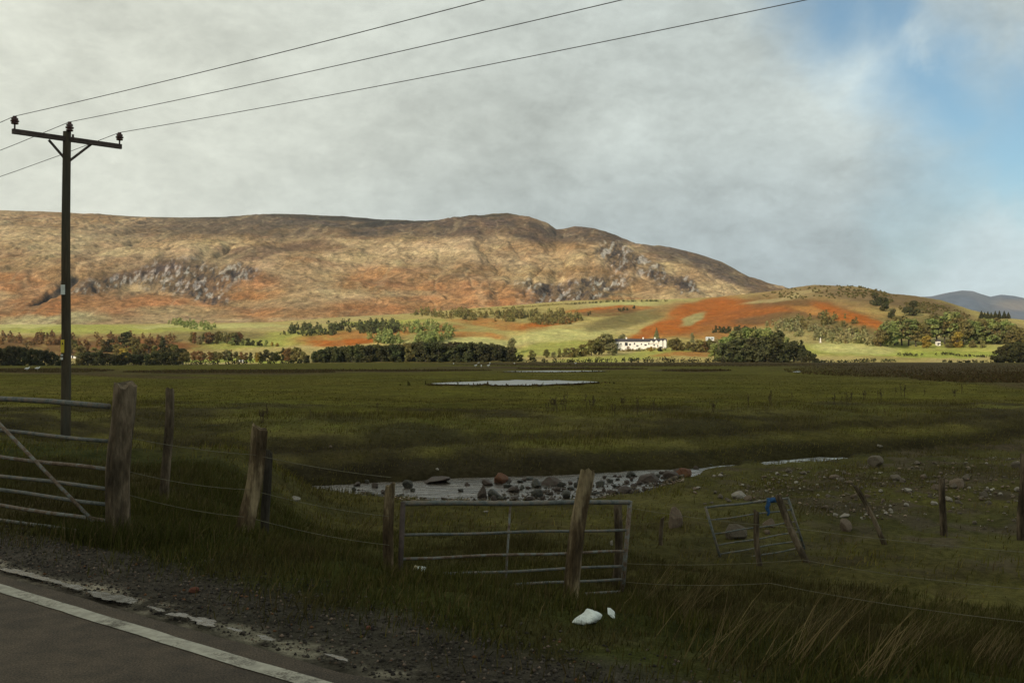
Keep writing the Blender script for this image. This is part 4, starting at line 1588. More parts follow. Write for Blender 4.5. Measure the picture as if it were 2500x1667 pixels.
# ------------------------------------------------------------------ grass, gravel
def blades(name, pts, hgt, wid, lean, col, label, bend=.55, curve=2.0):
    n = len(pts)
    yaw = RNG.uniform(0, 2 * math.pi, n)
    cx, cy = np.cos(yaw), np.sin(yaw)
    bx = RNG.normal(0, bend * .5, n) + lean[:, 0]
    by = RNG.normal(0, bend * .5, n) + lean[:, 1]
    V = np.zeros((n, 5, 3), np.float32)
    for i, (q, w) in enumerate(((0, 1), (0, -1), (.55, .7), (.55, -.7), (1, 0))):
        sp = q ** curve
        V[:, i, 0] = pts[:, 0] + cx * wid * .5 * w + bx * hgt * sp
        V[:, i, 1] = pts[:, 1] + cy * wid * .5 * w + by * hgt * sp
        V[:, i, 2] = pts[:, 2] + hgt * q * (1 - .25 * sp * np.minimum(1, bx * bx + by * by)) - .01
    base = (np.arange(n) * 5)[:, None]
    loops = np.concatenate((base + [0, 1, 3, 2], base + [2, 3, 4]), 1).ravel()
    tot = np.tile([4, 3], n)
    me = mesh_np(name, V.reshape(-1, 3), loops, tot, np.repeat(col, 5, 0))
    o = link(name, me, M['blade'])
    tag(o, label, kind='stuff')
    return o


def scatter(n, x0, x1, y0, y1):
    x = RNG.uniform(x0, x1, n)
    y = RNG.uniform(y0, y1, n)
    keep = np.abs(x) < y * .56 + .6
    return x[keep], y[keep]


def choose(n, pal, p):
    pal = np.array(pal)
    return pal[RNG.choice(len(pal), n, p=p)]


# verge and embankment
SHEET_AT, BOTTLE_AT, SCRAP_AT = ground_at(1434, 1524, 4, 14), ground_at(1022, 1397, 4, 14), ground_at(1494, 1508, 4, 14)
x, y = scatter(430000, -9, 9, 3.2, 15)
s, t = st_of(x, y)
nz = fbm(x * .35, y * .35, 4, 31)
n2 = fbm(x * 1.6, y * 1.6, 4, 32)
k = (s + .35 * nz + .2 * n2 > 4.2 - .65 * RNG.uniform(0, 1, len(x)) ** 3) & (s < 11.5) & (RNG.uniform(0, 1, len(x)) < np.clip(9 / np.maximum(y, 4), .3, 1) * np.clip(.35 + .9 * (fbm(x * 2.2, y * 2.2, 3, 151) + .5), .1, 1))
x, y, s, nz, n2 = x[k], y[k], s[k], nz[k], n2[k]
z = H(x, y)
tall = ss(-.1, .5, fbm(x * .8, y * .8, 3, 152)) * ss(4.3, 5.2, s)
h = RNG.uniform(.05, .15, len(x)) * (1 + tall * np.where(x > .6, .3, .75)) * np.where(s < 5.0, .75, 1)
k = np.ones(len(x), bool)
for g, w in ((SHEET_AT, .36), (BOTTLE_AT, .14), (SCRAP_AT, .14)):
    h = np.where((np.abs(x - g.x * y / g.y) < w * (.75 + .5 * RNG.uniform(0, 1, len(x)))) & (y > g.y - .7 - .4 * RNG.uniform(0, 1, len(x))) & (y < g.y + .12), np.minimum(h, .035 + .03 * RNG.uniform(0, 1, len(x))), h)
col = choose(len(x), [(.062, .060, .014), (.050, .050, .012), (.082, .068, .020), (.11, .08, .034)], [.42, .3, .18, .10])
br = ss(-.1, .4, nz + .4 * n2)
col = col * (1 - .5 * br[:, None]) + np.array((.062, .045, .020)) * .5 * br[:, None]
nt = 2600
tx, ty = RNG.normal(-3.3, .42, nt), RNG.normal(8.05, .22, nt)
ok = (st_of(tx, ty)[0] > 4.2)
tx, ty = tx[ok], ty[ok]
x, y = np.concatenate((x, tx)), np.concatenate((y, ty))
z = H(x, y)
h = np.concatenate((h, RNG.uniform(.10, .26, len(tx))))
col = np.concatenate((col, choose(len(tx), [(.050, .050, .012), (.040, .042, .010), (.09, .068, .03)], [.5, .35, .15])))
blades('grass', np.stack((x, y, z), 1), h, RNG.uniform(.004, .009, len(x)), np.tile([.15, 0], (len(x), 1)), col, 'short dark grass on the roadside verge', .6, 1.4)

# low grass around the stream and on the far bank
x, y = scatter(560000, -26, 30, 11, 48)
e = y - np.interp(x, STREAM_X, STREAM_Y)
hw = np.interp(x, STREAM_X, STREAM_W)
s, t = st_of(x, y)
g1 = fbm(x * .5, y * .5, 3, 153)
stony = (e < 0) & (x > 2.5) & (y > 13.5) & (fbm(x * .45, y * .45, 3, 181) > -.12)
k = (np.abs(e) > hw + .25) & ((s > 9.8) | (y > 14.5)) & (~stony | (RNG.uniform(0, 1, len(x)) < .3)) & (RNG.uniform(0, 1, len(x)) < np.clip(.5 + .9 * g1, .12, 1) * np.clip(1.25 - y / 60, .3, 1))
x, y, e, g1 = x[k], y[k], e[k], g1[k]
z = H(x, y)
far = e > 0
tall = ss(.0, .5, fbm(x * .28, y * .28, 3, 31 + 123)) * ss(1.5, 5, e) * ss(18, 9, e)
h = RNG.uniform(.03, .10, len(x)) * (1 + 1.8 * tall) * np.where(far, 1, 1.0 + .8 * ss(-.1, .4, fbm(x * 1.4, y * 1.4, 3, 171)))
col = choose(len(x), [(.115, .104, .020), (.085, .076, .016), (.165, .130, .036), (.095, .066, .028)], [.38, .26, .2, .16])
br = ss(-.15, .35, fbm(x * .35, y * .35, 4, 31) + .3 * g1)
col = col * (1 - .6 * br[:, None]) + np.array((.075, .060, .025)) * .6 * br[:, None]
blades('grass', np.stack((x, y, z), 1), h, RNG.uniform(.008, .02, len(x)), np.tile([.25, 0], (len(x), 1)), col, 'rough tussocky grass along both banks of the stream')

# short grass over the green field
x, y = scatter(260000, -75, 75, 44, 130)
k = (RNG.uniform(0, 1, len(x)) < np.clip(.55 + .8 * fbm(x * .15, y * .15, 3, 161), .1, 1) * np.clip(70 / y, .2, 1))
x, y = x[k], y[k]
col = choose(len(x), [(.094, .085, .015), (.078, .073, .013), (.118, .096, .022), (.074, .058, .017)], [.4, .3, .18, .12])
blades('meadow_grass', np.stack((x, y, H(x, y)), 1), RNG.uniform(.02, .075, len(x)), RNG.uniform(.02, .06, len(x)), np.tile([.3, 0], (len(x), 1)), col, 'short green grass of the flat field')

# tall dry grass bent over on the embankment at the right
cl = [(1690, 1480, 1), (1720, 1450, .9), (1640, 1500, .8), (2040, 1520, 1), (2000, 1560, .8), (1930, 1620, .9), (2200, 1600, 1), (2290, 1570, .9), (2380, 1610, 1), (2120, 1650, .9), (1800, 1560, .6), (860, 1330, .7), (890, 1300, .6), (760, 1320, .5), (1600, 1440, .7), (2440, 1640, 1), (1740, 1620, .6), (1560, 1470, .6), (2300, 1480, .6), (2150, 1470, .5)]
xs, ys, hs = [], [], []
for px, py, w in cl:
    p = ground_at(px, py, 3, 20)
    n = int(46 * w)
    xs.append(p.x + RNG.normal(0, .085, n)); ys.append(p.y + RNG.normal(0, .06, n)); hs.append(np.full(n, w))
x = np.concatenate(xs); y = np.concatenate(ys); w = np.concatenate(hs)
xa, ya = scatter(260, -1, 6.5, 3.6, 10)
s, t = st_of(xa, ya)
k = (s > 4.5) & (s < 9.5) & (xa > .2) & (fbm(xa * .9, ya * .9, 3, 158) > -.1)
x = np.concatenate((x, xa[k])); y = np.concatenate((y, ya[k])); w = np.concatenate((w, np.full(k.sum(), .62)))
z = H(x, y)
h = RNG.uniform(.25, .52, len(x)) * (.45 + .55 * w)
col = choose(len(x), [(.15, .11, .05), (.11, .08, .036), (.19, .145, .065), (.06, .055, .02)], [.35, .3, .15, .2])
blades('dry_grass', np.stack((x, y, z), 1), h, RNG.uniform(.0035, .006, len(x)), np.stack((RNG.normal(.72, .2, len(x)), RNG.normal(.05, .15, len(x))), 1), col, 'tall dry grass bent over on the embankment at the right', .2, 1.1)

# rushes on the plain: brown bands of knee-high stems
def rushes():
    xs, ys = [], []
    for px, py, rx, ry in ((2330, 905, 420, 22), (2480, 930, 260, 16), (1620, 888, 520, 5), (560, 909, 260, 5), (1700, 905, 85, 2.6), (900, 905, 300, 2.4), (100, 905, 180, 6), (1420, 900, 160, 2)):
        n = int(26 * rx)
        a = RNG.uniform(0, 2 * math.pi, n)
        r = np.sqrt(RNG.uniform(0, 1, n))
        qx = px + rx * r * np.cos(a)
        qy = py + ry * r * np.sin(a)
        dx = (qx - 1250) / FPX
        dy = (870 - qy) / FPX
        d = 2.6 / np.maximum(-dy, .0045)
        d = np.clip(d, 60, 550)
        xs.append(dx * d); ys.append(d)
    for out, zs in POOL_EDGE[:2]:
        o = np.array(out)
        a = RNG.integers(0, len(o), 700)
        q = RNG.uniform(0, 1, 700)[:, None]
        p = o[a] * (1 - q) + o[(a + 1) % len(o)] * q + RNG.normal(0, .28, (700, 2)) * np.where(RNG.uniform(0, 1, (700, 1)) < .15, 4, 1)
        xs.append(p[:, 0]); ys.append(p[:, 1])
    x = np.concatenate(xs); y = np.concatenate(ys)
    z = H(x, y)
    h = RNG.uniform(.06, .22, len(x)) * np.where(RNG.uniform(0, 1, len(x)) < .04, 2.2, 1)
    col = choose(len(x), [(.105, .072, .030), (.075, .052, .024), (.092, .080, .026)], [.45, .35, .2])
    blades('rushes', np.stack((x, y, z), 1), h, RNG.uniform(.08, .3, len(x)), np.zeros((len(x), 2)), col, 'brown rushes in bands across the green plain')


rushes()


def gravel():
    n = 26000
    x, y = scatter(n * 6, -9, 5, 3.0, 10)
    s, t = st_of(x, y)
    k = (s > 3.34) & (s < 4.9) & (RNG.uniform(0, 1, len(x)) < np.clip((4.6 - s) / .7, 0, 1)) & (RNG.uniform(0, 1, len(x)) < .8)
    x, y = x[k][:n], y[k][:n]
    n = len(x)
    z = H(x, y)
    r = .004 + .011 * RNG.uniform(0, 1, n) ** 3
    V = np.zeros((n, 6, 3), np.float32)
    dirs = np.array([(1, 0, 0), (-1, 0, 0), (0, 1, 0), (0, -1, 0), (0, 0, .8), (0, 0, -.8)], float)
    yaw = RNG.uniform(0, 6.28, n)
    for i, d in enumerate(dirs):
        k = r * RNG.uniform(.7, 1.3, n)
        V[:, i, 0] = x + (d[0] * np.cos(yaw) - d[1] * np.sin(yaw)) * k
        V[:, i, 1] = y + (d[0] * np.sin(yaw) + d[1] * np.cos(yaw)) * k
        V[:, i, 2] = z + r * .3 + d[2] * k
    f = np.array([(0, 2, 4), (2, 1, 4), (1, 3, 4), (3, 0, 4), (2, 0, 5), (1, 2, 5), (3, 1, 5), (0, 3, 5)])
    loops = ((np.arange(n) * 6)[:, None, None] + f[None]).ravel()
    col = choose(n, [(.055, .048, .038), (.09, .075, .06), (.035, .03, .026), (.15, .11, .08), (.12, .06, .03)], [.4, .25, .22, .09, .04])
    me = mesh_np('gravel', V.reshape(-1, 3), loops, np.full(n * 8, 3), np.repeat(col, 6, 0))
    tag(link('gravel', me, M['gravel']), 'dark gravel on the roadside verge', kind='stuff')


gravel()


# dead weed stalks along the edge of the field
def weed_mesh(seed, bushy):
    r = random.Random(seed)
    m = MB()
    for k in range(r.randint(3, 6) if bushy else r.randint(1, 3)):
        a = Vector((r.uniform(-.14, .14), r.uniform(-.1, .1), 0))
        h = r.uniform(.5, 1.0)
        l = Vector((r.uniform(-.12, .2), r.uniform(-.1, .1), h))
        m.tube([a, a + l * .5 + Vector((r.uniform(-.02, .02), 0, 0)), a + l], [.012, .010, .006], 5)
        for q in (.55, .65, .75, .85, .95):
            c = a + l * q
            d = Vector((r.uniform(-.12, .12), r.uniform(-.08, .08), r.uniform(.05, .14)))
            m.tube([c, c + d], [.006, .016], 4)
            if bushy or q > .7:
                m.tube([c + d * .6, c + d * 1.2], [.022, .012], 5)
    me = bpy.data.meshes.new('weed')
    me.from_pydata([tuple(v) for v in m.v], [], m.f)
    me.materials.append(M['stem'])
    return me


WEEDS = [weed_mesh(400 + k, k % 2) for k in range(6)]
weed_spots = [(1340, 1002), (1352, 998), (1362, 1004), (1378, 996), (1432, 990), (1446, 986), (1440, 996), (1520, 988), (1560, 1008), (1596, 1000), (1604, 996), (1585, 1012), (1650, 1015), (1742, 1000), (1830, 990), (1882, 985),
              (1930, 975), (2040, 980), (2075, 975), (2110, 970), (2145, 968), (2152, 972), (2180, 965), (2205, 962), (2260, 960), (2330, 962), (2350, 955), (650, 1018), (700, 1022), (860, 1012), (925, 1000), (640, 1026), (760, 1015), (2068, 985), (2062, 990), (1500, 1010), (1870, 1002)]
for k, (px, py) in enumerate(weed_spots):
    if k < 6:
        o = bpy.data.objects.new('weed', WEEDS[k])
        protos = globals().setdefault('WPROTO', [])
        protos.append(o)
    else:
        o = WPROTO[k % 6].copy()
    COL.objects.link(o)
    p = ground_at(px, py + 6, 12, 120)
    o.location = (p.x, p.y, p.z - .03)
    o.rotation_euler = (0, 0, rs.uniform(0, 6.28))
    sc = rs.uniform(.4, .75) * p.y / 42 * (1.2 if k < 12 else 1.0)
    o.scale = (sc, sc, sc)
    tag(o, 'dead brown weed stalk standing along the near edge of the green field', 'weed', 'dead weed stalks along the field edge')


# ------------------------------------------------------------------ trees
def leafcloud(clumps, per, size, seed, up=.3):
    """clumps of leaf-sized faces: list of (centre, radii)"""
    g = np.random.default_rng(seed)
    P_, S_, D_ = [], [], []
    for (c, r) in clumps:
        n = max(6, int(per * (r[0] * r[1] * r[2]) ** (2 / 3)))
        d = g.normal(0, 1, (n, 3))
        d /= np.linalg.norm(d, axis=1)[:, None]
        rad = g.uniform(.55, 1.0, n) ** .6
        P_.append(np.array(c) + d * np.array(r) * rad[:, None])
        S_.append(np.full(n, size))
        D_.append(d)
    p = np.concatenate(P_)
    n = len(p)
    s = np.concatenate(S_) * g.uniform(.6, 1.3, n)
    D = np.concatenate(D_)
    nn = D * 1.1 + g.normal(0, .6, (n, 3)) + np.array((0, 0, .25))
    a = np.cross(nn, g.normal(0, 1, (n, 3)))
    a /= np.linalg.norm(a, axis=1)[:, None]
    b = np.cross(nn, a)
    b /= np.linalg.norm(b, axis=1)[:, None]
    V = np.stack((p - a * s[:, None] * .6, p + b * s[:, None] * .45, p + a * s[:, None] * .6, p - b * s[:, None] * .45), 1)
    loops = np.arange(n * 4)
    return V.reshape(-1, 3), loops, np.full(n, 4)


def make_tree(kind, seed):
    """unit tree 10 m high: crown mesh and trunk mesh"""
    r = random.Random(seed)
    cl = []
    tr = MB()
    if kind == 'spruce':
        for k in range(15):
            z = 1.2 + 8.2 * k / 14
            w = 2.0 * (1 - k / 14.6) + .15
            for j in range(5 if k < 9 else 3):
                a = r.uniform(0, 6.28)
                cl.append(((math.cos(a) * w * .6, math.sin(a) * w * .6, z + r.uniform(-.3, .3)), (w * .5 + .12, w * .5 + .12, .5)))
        cl.append(((0, 0, 9.6), (.2, .2, .5)))
        tr.tube([(0, 0, -.5), (0, 0, 5), (0, 0, 9.5)], [.22, .14, .03], 7)
    elif kind == 'column':
        for k in range(30):
            z = .5 + 8.8 * r.random()
            w = 1.75 * math.sin(math.pi * min(1, (z / 10) * .75 + .24)) ** .7
            a = r.uniform(0, 6.28); q = r.uniform(.3, .9)
            cl.append(((math.cos(a) * w * q, math.sin(a) * w * q, z), (r.uniform(.7, 1.1), r.uniform(.7, 1.1), r.uniform(.8, 1.4))))
        tr.tube([(0, 0, -.5), (.1, 0, 4), (0, 0, 8.5)], [.24, .17, .04], 7)
        for k in range(6):
            a = r.uniform(0, 6.28); z = r.uniform(2.5, 6)
            tr.tube([(0, 0, z), (math.cos(a) * 1.1, math.sin(a) * 1.1, z + 1.5)], [.08, .03], 5)
    elif kind == 'block':
        for k in range(44):
            z = .2 + 9.2 * r.random()
            w = 2.4 * (1 - max(0, (z - 8.0) / 3.4) ** 2)
            a = r.uniform(0, 6.28); q = r.uniform(.3, .95)
            cl.append(((math.cos(a) * w * q, math.sin(a) * w * q, z), (r.uniform(.7, 1.1), r.uniform(.7, 1.1), r.uniform(.8, 1.5))))
        tr.tube([(0, 0, -.5), (.1, 0, 4), (0, 0, 8.5)], [.24, .17, .04], 7)
    elif kind == 'round':
        for k in range(36):
            a = r.uniform(0, 6.28); q = math.sqrt(r.random())
            z = .9 + 8.4 * r.random()
            w = 3.6 * math.sqrt(max(.22, 1 - ((z - 5.0) / 4.8) ** 2))
            cl.append(((math.cos(a) * w * q * .85, math.sin(a) * w * q * .85, z), (r.uniform(.9, 1.5), r.uniform(.9, 1.5), r.uniform(.7, 1.15))))
        tr.tube([(0, 0, -.5), (.15, 0, 2.6), (.05, .1, 5.5)], [.34, .25, .12], 8)
        for k in range(7):
            a = 6.28 * k / 7 + r.uniform(-.3, .3)
            tr.tube([(.1, 0, r.uniform(2.2, 3.6)), (math.cos(a) * 1.3, math.sin(a) * 1.3, 4.8), (math.cos(a) * 2.4, math.sin(a) * 2.4, r.uniform(6, 7.6))], [.13, .09, .03], 6)
    elif kind == 'pine':
        for k in range(30):
            a = r.uniform(0, 6.28); q = math.sqrt(r.random())
            z = 2.6 + 7.0 * r.random()
            w = 2.7 * math.sqrt(max(.1, 1 - ((z - 6.2) / 4.0) ** 2))
            cl.append(((math.cos(a) * w * q, math.sin(a) * w * q, z), (r.uniform(.8, 1.4), r.uniform(.8, 1.4), r.uniform(.45, .8))))
        tr.tube([(0, 0, -.5), (.2, 0, 4), (.05, .1, 8.8)], [.25, .2, .06], 7)
        for k in range(6):
            a = r.uniform(0, 6.28); z = r.uniform(4.5, 7.5)
            tr.tube([(.15, 0, z), (math.cos(a) * 1.8, math.sin(a) * 1.8, z + .9)], [.09, .03], 5)
    else:       # bush
        for k in range(16):
            a = r.uniform(0, 6.28); q = math.sqrt(r.random())
            z = .8 + 7.6 * r.random()
            w = 4.6 * math.sqrt(max(.1, 1 - ((z - 3) / 7.0) ** 2))
            cl.append(((math.cos(a) * w * q, math.sin(a) * w * q, z), (r.uniform(1.3, 2.2), r.uniform(1.3, 2.2), r.uniform(1.0, 1.7))))
        for k in range(4):
            a = r.uniform(0, 6.28)
            tr.tube([(0, 0, -.4), (math.cos(a) * 1.4, math.sin(a) * 1.4, 4.5)], [.2, .06], 6)
    V, lo, to = leafcloud(cl, 46 if kind != 'spruce' else 60, .62 if kind != 'bush' else .8, seed)
    cm = mesh_np('crown', V, lo, to)
    tm = bpy.data.meshes.new('trunk')
    tm.from_pydata([tuple(v) for v in tr.v], [], tr.f)
    return cm, tm


TREE_MESH = {}
PROTO = {}
NAMES = {'block': 'plantation_tree', 'spruce': 'spruce_tree', 'column': 'slender_tree', 'round': 'broadleaf_tree', 'pine': 'pine_tree', 'bush': 'bush'}


def tree(kind, mat, x, y, h, label, group=None, wide=1.0, var=0, bark='bark'):
    key = (kind, mat, var, bark)
    mk = (kind, var)
    if mk not in TREE_MESH:
        TREE_MESH[mk] = make_tree(kind, 900 + var * 17 + len(kind))
    if key not in PROTO:
        root = bpy.data.objects.new(NAMES[kind], None)
        COL.objects.link(root)
        cm, tm = TREE_MESH[mk]
        cm = cm.copy(); cm.name = 'crown'
        tm = tm.copy(); tm.name = 'trunk'
        link('crown', cm, M[mat], root)
        link('trunk' if kind != 'bush' else 'stem', tm, M[bark], root)
        PROTO[key] = root
    else:
        src = PROTO[key]
        root = src.copy()
        for q in ('label', 'group', 'category'):
            if q in root:
                del root[q]
        COL.objects.link(root)
        for ch in src.children:
            c = ch.copy()
            COL.objects.link(c)
            c.parent = root
    r = random.Random(int(x * 13 + y * 7))
    root.location = (x, y, gz(x, y) - .1)
    root.rotation_euler = (0, 0, r.uniform(0, 6.28))
    s = h / 10
    root.scale = (s * wide, s * wide, s)
    return tag(root, label, 'bush' if kind == 'bush' else 'tree', group)


ORD = ['first', 'second', 'third', 'fourth', 'fifth', 'sixth', 'seventh', 'eighth', 'ninth', 'tenth', 'eleventh', 'twelfth', 'thirteenth', 'fourteenth', 'fifteenth', 'sixteenth', 'seventeenth', 'eighteenth', 'nineteenth', 'twentieth',
       'twenty-first', 'twenty-second', 'twenty-third', 'twenty-fourth', 'twenty-fifth', 'twenty-sixth', 'twenty-seventh', 'twenty-eighth', 'twenty-ninth', 'thirtieth']
TENS = ['thirty', 'forty', 'fifty']
for _t in TENS:
    if _t != 'thirty':
        ORD.append({'forty': 'fortieth', 'fifty': 'fiftieth'}[_t])
    ORD += [_t + '-' + o for o in ORD[:9]]


def stand(px, top, dep):
    """place and height of a tree from its picture; dep < 0 gives the photo y of its foot instead of the distance"""
    if dep < 0:
        p = ground_at(px, -dep, 540, 1500)
        x, d = p.x, p.y
    else:
        d = dep
        x = (px - 1250) / FPX * d
    return x, d, max(1.5, ZC + (870 - top) / FPX * d - gz(x, d))


def tree_px(kind, mat, px, top, foot, label, group=None, wide=1.0, var=0):
    x, d, h = stand(px, top, -foot)
    return tree(kind, mat, x, d, h, label, group, wide, var)


def tree_row(items, group, phrase):
    """items: (photo x, photo y of the top, depth, kind, material, width)"""
    items = sorted(items, key=lambda i: i[0])
    for k, (px, pyt, dep, kind, mat, wd) in enumerate(items):
        x, dep, h = stand(px, pyt, dep)
        tree(kind, mat, x, dep, h, phrase % ORD[k] if '%s' in phrase else phrase, group, wd, k % 3, 'bark')


r = random.Random(3)
# the long dark plantation in the middle
row = []
n = 30
for k in range(n):
    q = k / (n - 1)
    px = 752 + (1268 - 752) * q + r.uniform(-3, 3)
    top = np.interp(q, [0, .04, .12, .2, .45, .55, .75, .88, .96, 1], [866, 855, 847, 843, 838, 835, 837, 838, 847, 866]) + r.uniform(-2, 3)
    mat = r.choice(['conifer', 'dark_leaf', 'dark_leaf', 'conifer']) if not (.38 < q < .55) else r.choice(['olive', 'gold', 'conifer', 'olive', 'conifer'])
    row.append((px, top, 568 + (k % 2) * 3 + r.uniform(-1.5, 1.5), 'block', mat, r.uniform(1.25, 1.7)))
for k in range(28):
    q = (k + .5) / 28
    px = 762 + (1256 - 762) * q + r.uniform(-3, 3)
    top = np.interp(q, [0, .06, .2, .45, .55, .75, .88, .96, 1], [860, 848, 842, 837, 834, 836, 837, 846, 862]) + r.uniform(-1, 2)
    row.append((px, top, 577 + r.uniform(-2, 2), 'block', r.choice(['conifer', 'dark_leaf']) if not (.38 < q < .55) else r.choice(['olive', 'conifer']), r.uniform(1.3, 1.6)))
tree_row(row, 'trees of the long dark plantation', '%s tree from the left end of the long dark plantation')
# the big dark clump at the right
row = []  # lighter leaves behind imitate sunlit tops, darker leaves in front imitate shade
for px, top, dep, kind, mat, wd in ((1745, 838, 600, 'round', 'green', 1.1), (1775, 818, 592, 'round', 'green', 1.15), (1800, 806, 588, 'column', 'green', 1.7), (1826, 800, 584, 'round', 'green', 1.15), (1850, 798, 590, 'round', 'green', 1.1), (1872, 800, 584, 'round', 'green', 1.15), (1896, 806, 580, 'column', 'conifer', 1.8), (1918, 818, 578, 'round', 'green', 1.1),
                                    (1938, 832, 572, 'round', 'dark_leaf', 1.2), (1957, 829, 570, 'spruce', 'dark_leaf', 1.5), (1976, 850, 566, 'bush', 'dark_leaf', .9), (1992, 866, 564, 'bush', 'dark_leaf', .9),
                                    (1765, 836, 570, 'column', 'conifer', 1.9), (1790, 826, 568, 'column', 'conifer', 1.9), (1815, 822, 568, 'round', 'conifer', 1.2), (1842, 822, 568, 'column', 'conifer', 1.9), (1866, 820, 566, 'round', 'conifer', 1.2), (1890, 824, 566, 'column', 'dark_leaf', 1.9), (1912, 834, 566, 'round', 'dark_leaf', 1.2)):
    row.append((px, top, dep, kind, mat, wd))
tree_row(row, 'trees of the big bushy clump', '%s tree from the left in the big bushy clump right of the house')
# row between the house and the clump
row = []
for k, px in enumerate((1640, 1652, 1666, 1680, 1694, 1706, 1718, 1732, 1750, 1764)):
    row.append((px, r.uniform(822, 836) + (4 if k > 3 else 0), -856 if k < 4 else -859, r.choice(['round', 'column', 'round']), r.choice(['olive', 'sage', 'olive', 'russet', 'gold' if k == 1 else 'olive']), 1.15))
tree_row(row, 'trees between the white house and the bushy clump', '%s tree from the left between the white house and the bushy clump')
# trees left of the house
row = []
for px, top, dep, mat in ((1335, 852, 600, 'olive'), (1352, 858, 596, 'sage'), (1366, 850, 602, 'olive'), (1385, 848, 606, 'olive'), (1402, 846, 604, 'olive'), (1424, 838, 610, 'olive'), (1444, 830, 616, 'olive'), (1462, 822, 624, 'olive'), (1478, 812, 634, 'sage'), (1490, 816, 636, 'olive'), (1496, 836, 618, 'sage'), (1522, 812, 680, 'sage')):
    row.append((px, top, -np.interp(dep, [596, 624, 636, 680], [874, 866, 852, 836]), r.choice(['round', 'round', 'bush', 'column']), mat, 1.2))
tree_row(row, 'trees left of the white house', '%s tree from the left in the loose group before the white house')
tree_px('spruce', 'sage', 1603, 799, 832, 'tall pale green conifer rising behind the white house', None, 1.1, 1)
tree_px('column', 'sage', 1690, 812, 836, 'pale pointed tree behind the row beside the white house', None, 1.1, 2)
tree_px('round', 'sage', 1250, 824, 866, 'pale lone tree rising beyond the right end of the dark plantation', None, .8, 1)
for px, dep, h, mat, lab in ((1300, 874, 5, 'olive', 'olive bush in the bright field right of the plantation'), (1535, 857, 3.5, 'russet', 'rust orange bush below the white house front'), (1588, 857, 3.4, 'gold', 'yellow bush below the white house windows'),
                             (1560, 857, 2.6, 'olive', 'low olive bush before the middle of the white house'), (1612, 857, 3.4, 'hedge_leaf', 'dark bush before the right gable of the white house')):
    p = ground_at(px, dep, 550, 900)
    tree('bush', mat, p.x, p.y, h, lab, None, 1.0, 0)
# left woods: dark hedge trees at the very left
row = []
for px, top in ((-14, 848), (4, 847), (22, 844), (40, 843), (58, 845), (76, 848), (94, 850), (110, 852), (126, 856), (142, 866)):
    row.append((px, top + r.uniform(-2, 3), 545 + r.uniform(-3, 5), 'block', 'dark_leaf', 1.25))
tree_row(row, 'dark trees at the left end of the plain', '%s dark tree from the left edge of the plain')
row = []
for px, top, dep, mat, kind in ((176, 828, 640, 'olive', 'round'), (196, 842, 610, 'olive', 'round'), (214, 832, 640, 'russet', 'column'), (232, 846, 600, 'olive', 'round'), (250, 828, 650, 'olive', 'column'), (268, 826, 650, 'dark_leaf', 'round'), (290, 838, 588, 'olive', 'round'), (309, 810, 660, 'dark_leaf', 'round'),
                                (326, 822, 640, 'olive', 'round'), (300, 848, 580, 'gold', 'round'), (345, 836, 590, 'olive', 'round'), (362, 826, 640, 'russet', 'round'), (378, 842, 584, 'olive', 'column'), (396, 822, 650, 'dark_leaf', 'column'), (402, 846, 578, 'dark_leaf', 'round'), (420, 838, 590, 'olive', 'round'),
                                (432, 848, 578, 'dark_leaf', 'round'), (446, 850, 578, 'dark_leaf', 'round'), (222, 858, 585, 'dark_leaf', 'bush'), (247, 872, 575, 'gold', 'bush'), (204, 866, 590, 'olive', 'bush'), (268, 868, 578, 'olive', 'bush')):
    row.append((px, top, -np.interp(dep, [575, 600, 640, 660], [884, 876, 862, 856]), kind, mat, 1.25 if kind != 'bush' else .8))
tree_row(row, 'trees of the mixed wood behind the utility pole', '%s tree from the left in the mixed wood right of the pole')
row = []
for k in range(13):
    px = 196 + k * 21 + r.uniform(-4, 4)
    row.append((px, r.uniform(856, 866), 566 + r.uniform(-3, 3), r.choice(['block', 'round']), r.choice(['dark_leaf', 'dark_leaf', 'conifer', 'olive']), r.uniform(1.5, 2.0)))
tree_row(row, 'dark trees in front of the mixed wood', '%s tree from the left in the dark row below the mixed wood')
row = []
for k in range(22):
    px = 462 + k * 12.6 + r.uniform(-3, 3)
    row.append((px, 856 + r.uniform(-5, 5) - (6 if k > 17 else 0), -r.uniform(879, 884), r.choice(['round', 'column', 'round']), r.choice(['olive', 'olive', 'russet', 'dark_leaf', 'sage']), 1.2))
tree_row(row, 'trees of the low row left of the plantation', '%s tree from the left in the low row left of the plantation')
for px, top, dep, mat, lab in ((628, 860, 590, 'gold', 'slender golden tree standing alone before the low row'), (582, 868, 592, 'olive', 'small olive tree left of the slender golden tree'), (722, 860, 585, 'olive', 'olive tree touching the left end of the long dark plantation'), (740, 858, 580, 'olive', 'olive tree just before the first plantation tree')):
    x, dep, h = stand(px, top, dep)
    tree('column' if mat == 'gold' else 'round', mat, x, dep, h, lab, None, 1.1, 0)
row = []
for k in range(16):
    px = 470 + k * 8 + r.uniform(-3, 3)
    row.append((px, 808 + r.uniform(-4, 8) + k * .2, -r.uniform(832, 842), r.choice(['round', 'column']), r.choice(['russet', 'olive', 'olive', 'sage']), 1.1))
tree_row(row, 'russet trees on the slope above the low row', '%s tree from the left in the russet wood above the low row')
row = []
for k, px in enumerate((566, 580, 592, 606, 618, 634, 650, 664, 676)):
    row.append((px, 822 + k * 1.5 + r.uniform(-2, 2), -(842 + k * .5), r.choice(['round', 'bush']), r.choice(['conifer', 'green', 'conifer']) if k < 7 else 'gold', .9))
tree_row(row, 'small trees on the green bank', '%s small dark tree from the left on the green bank above the row')
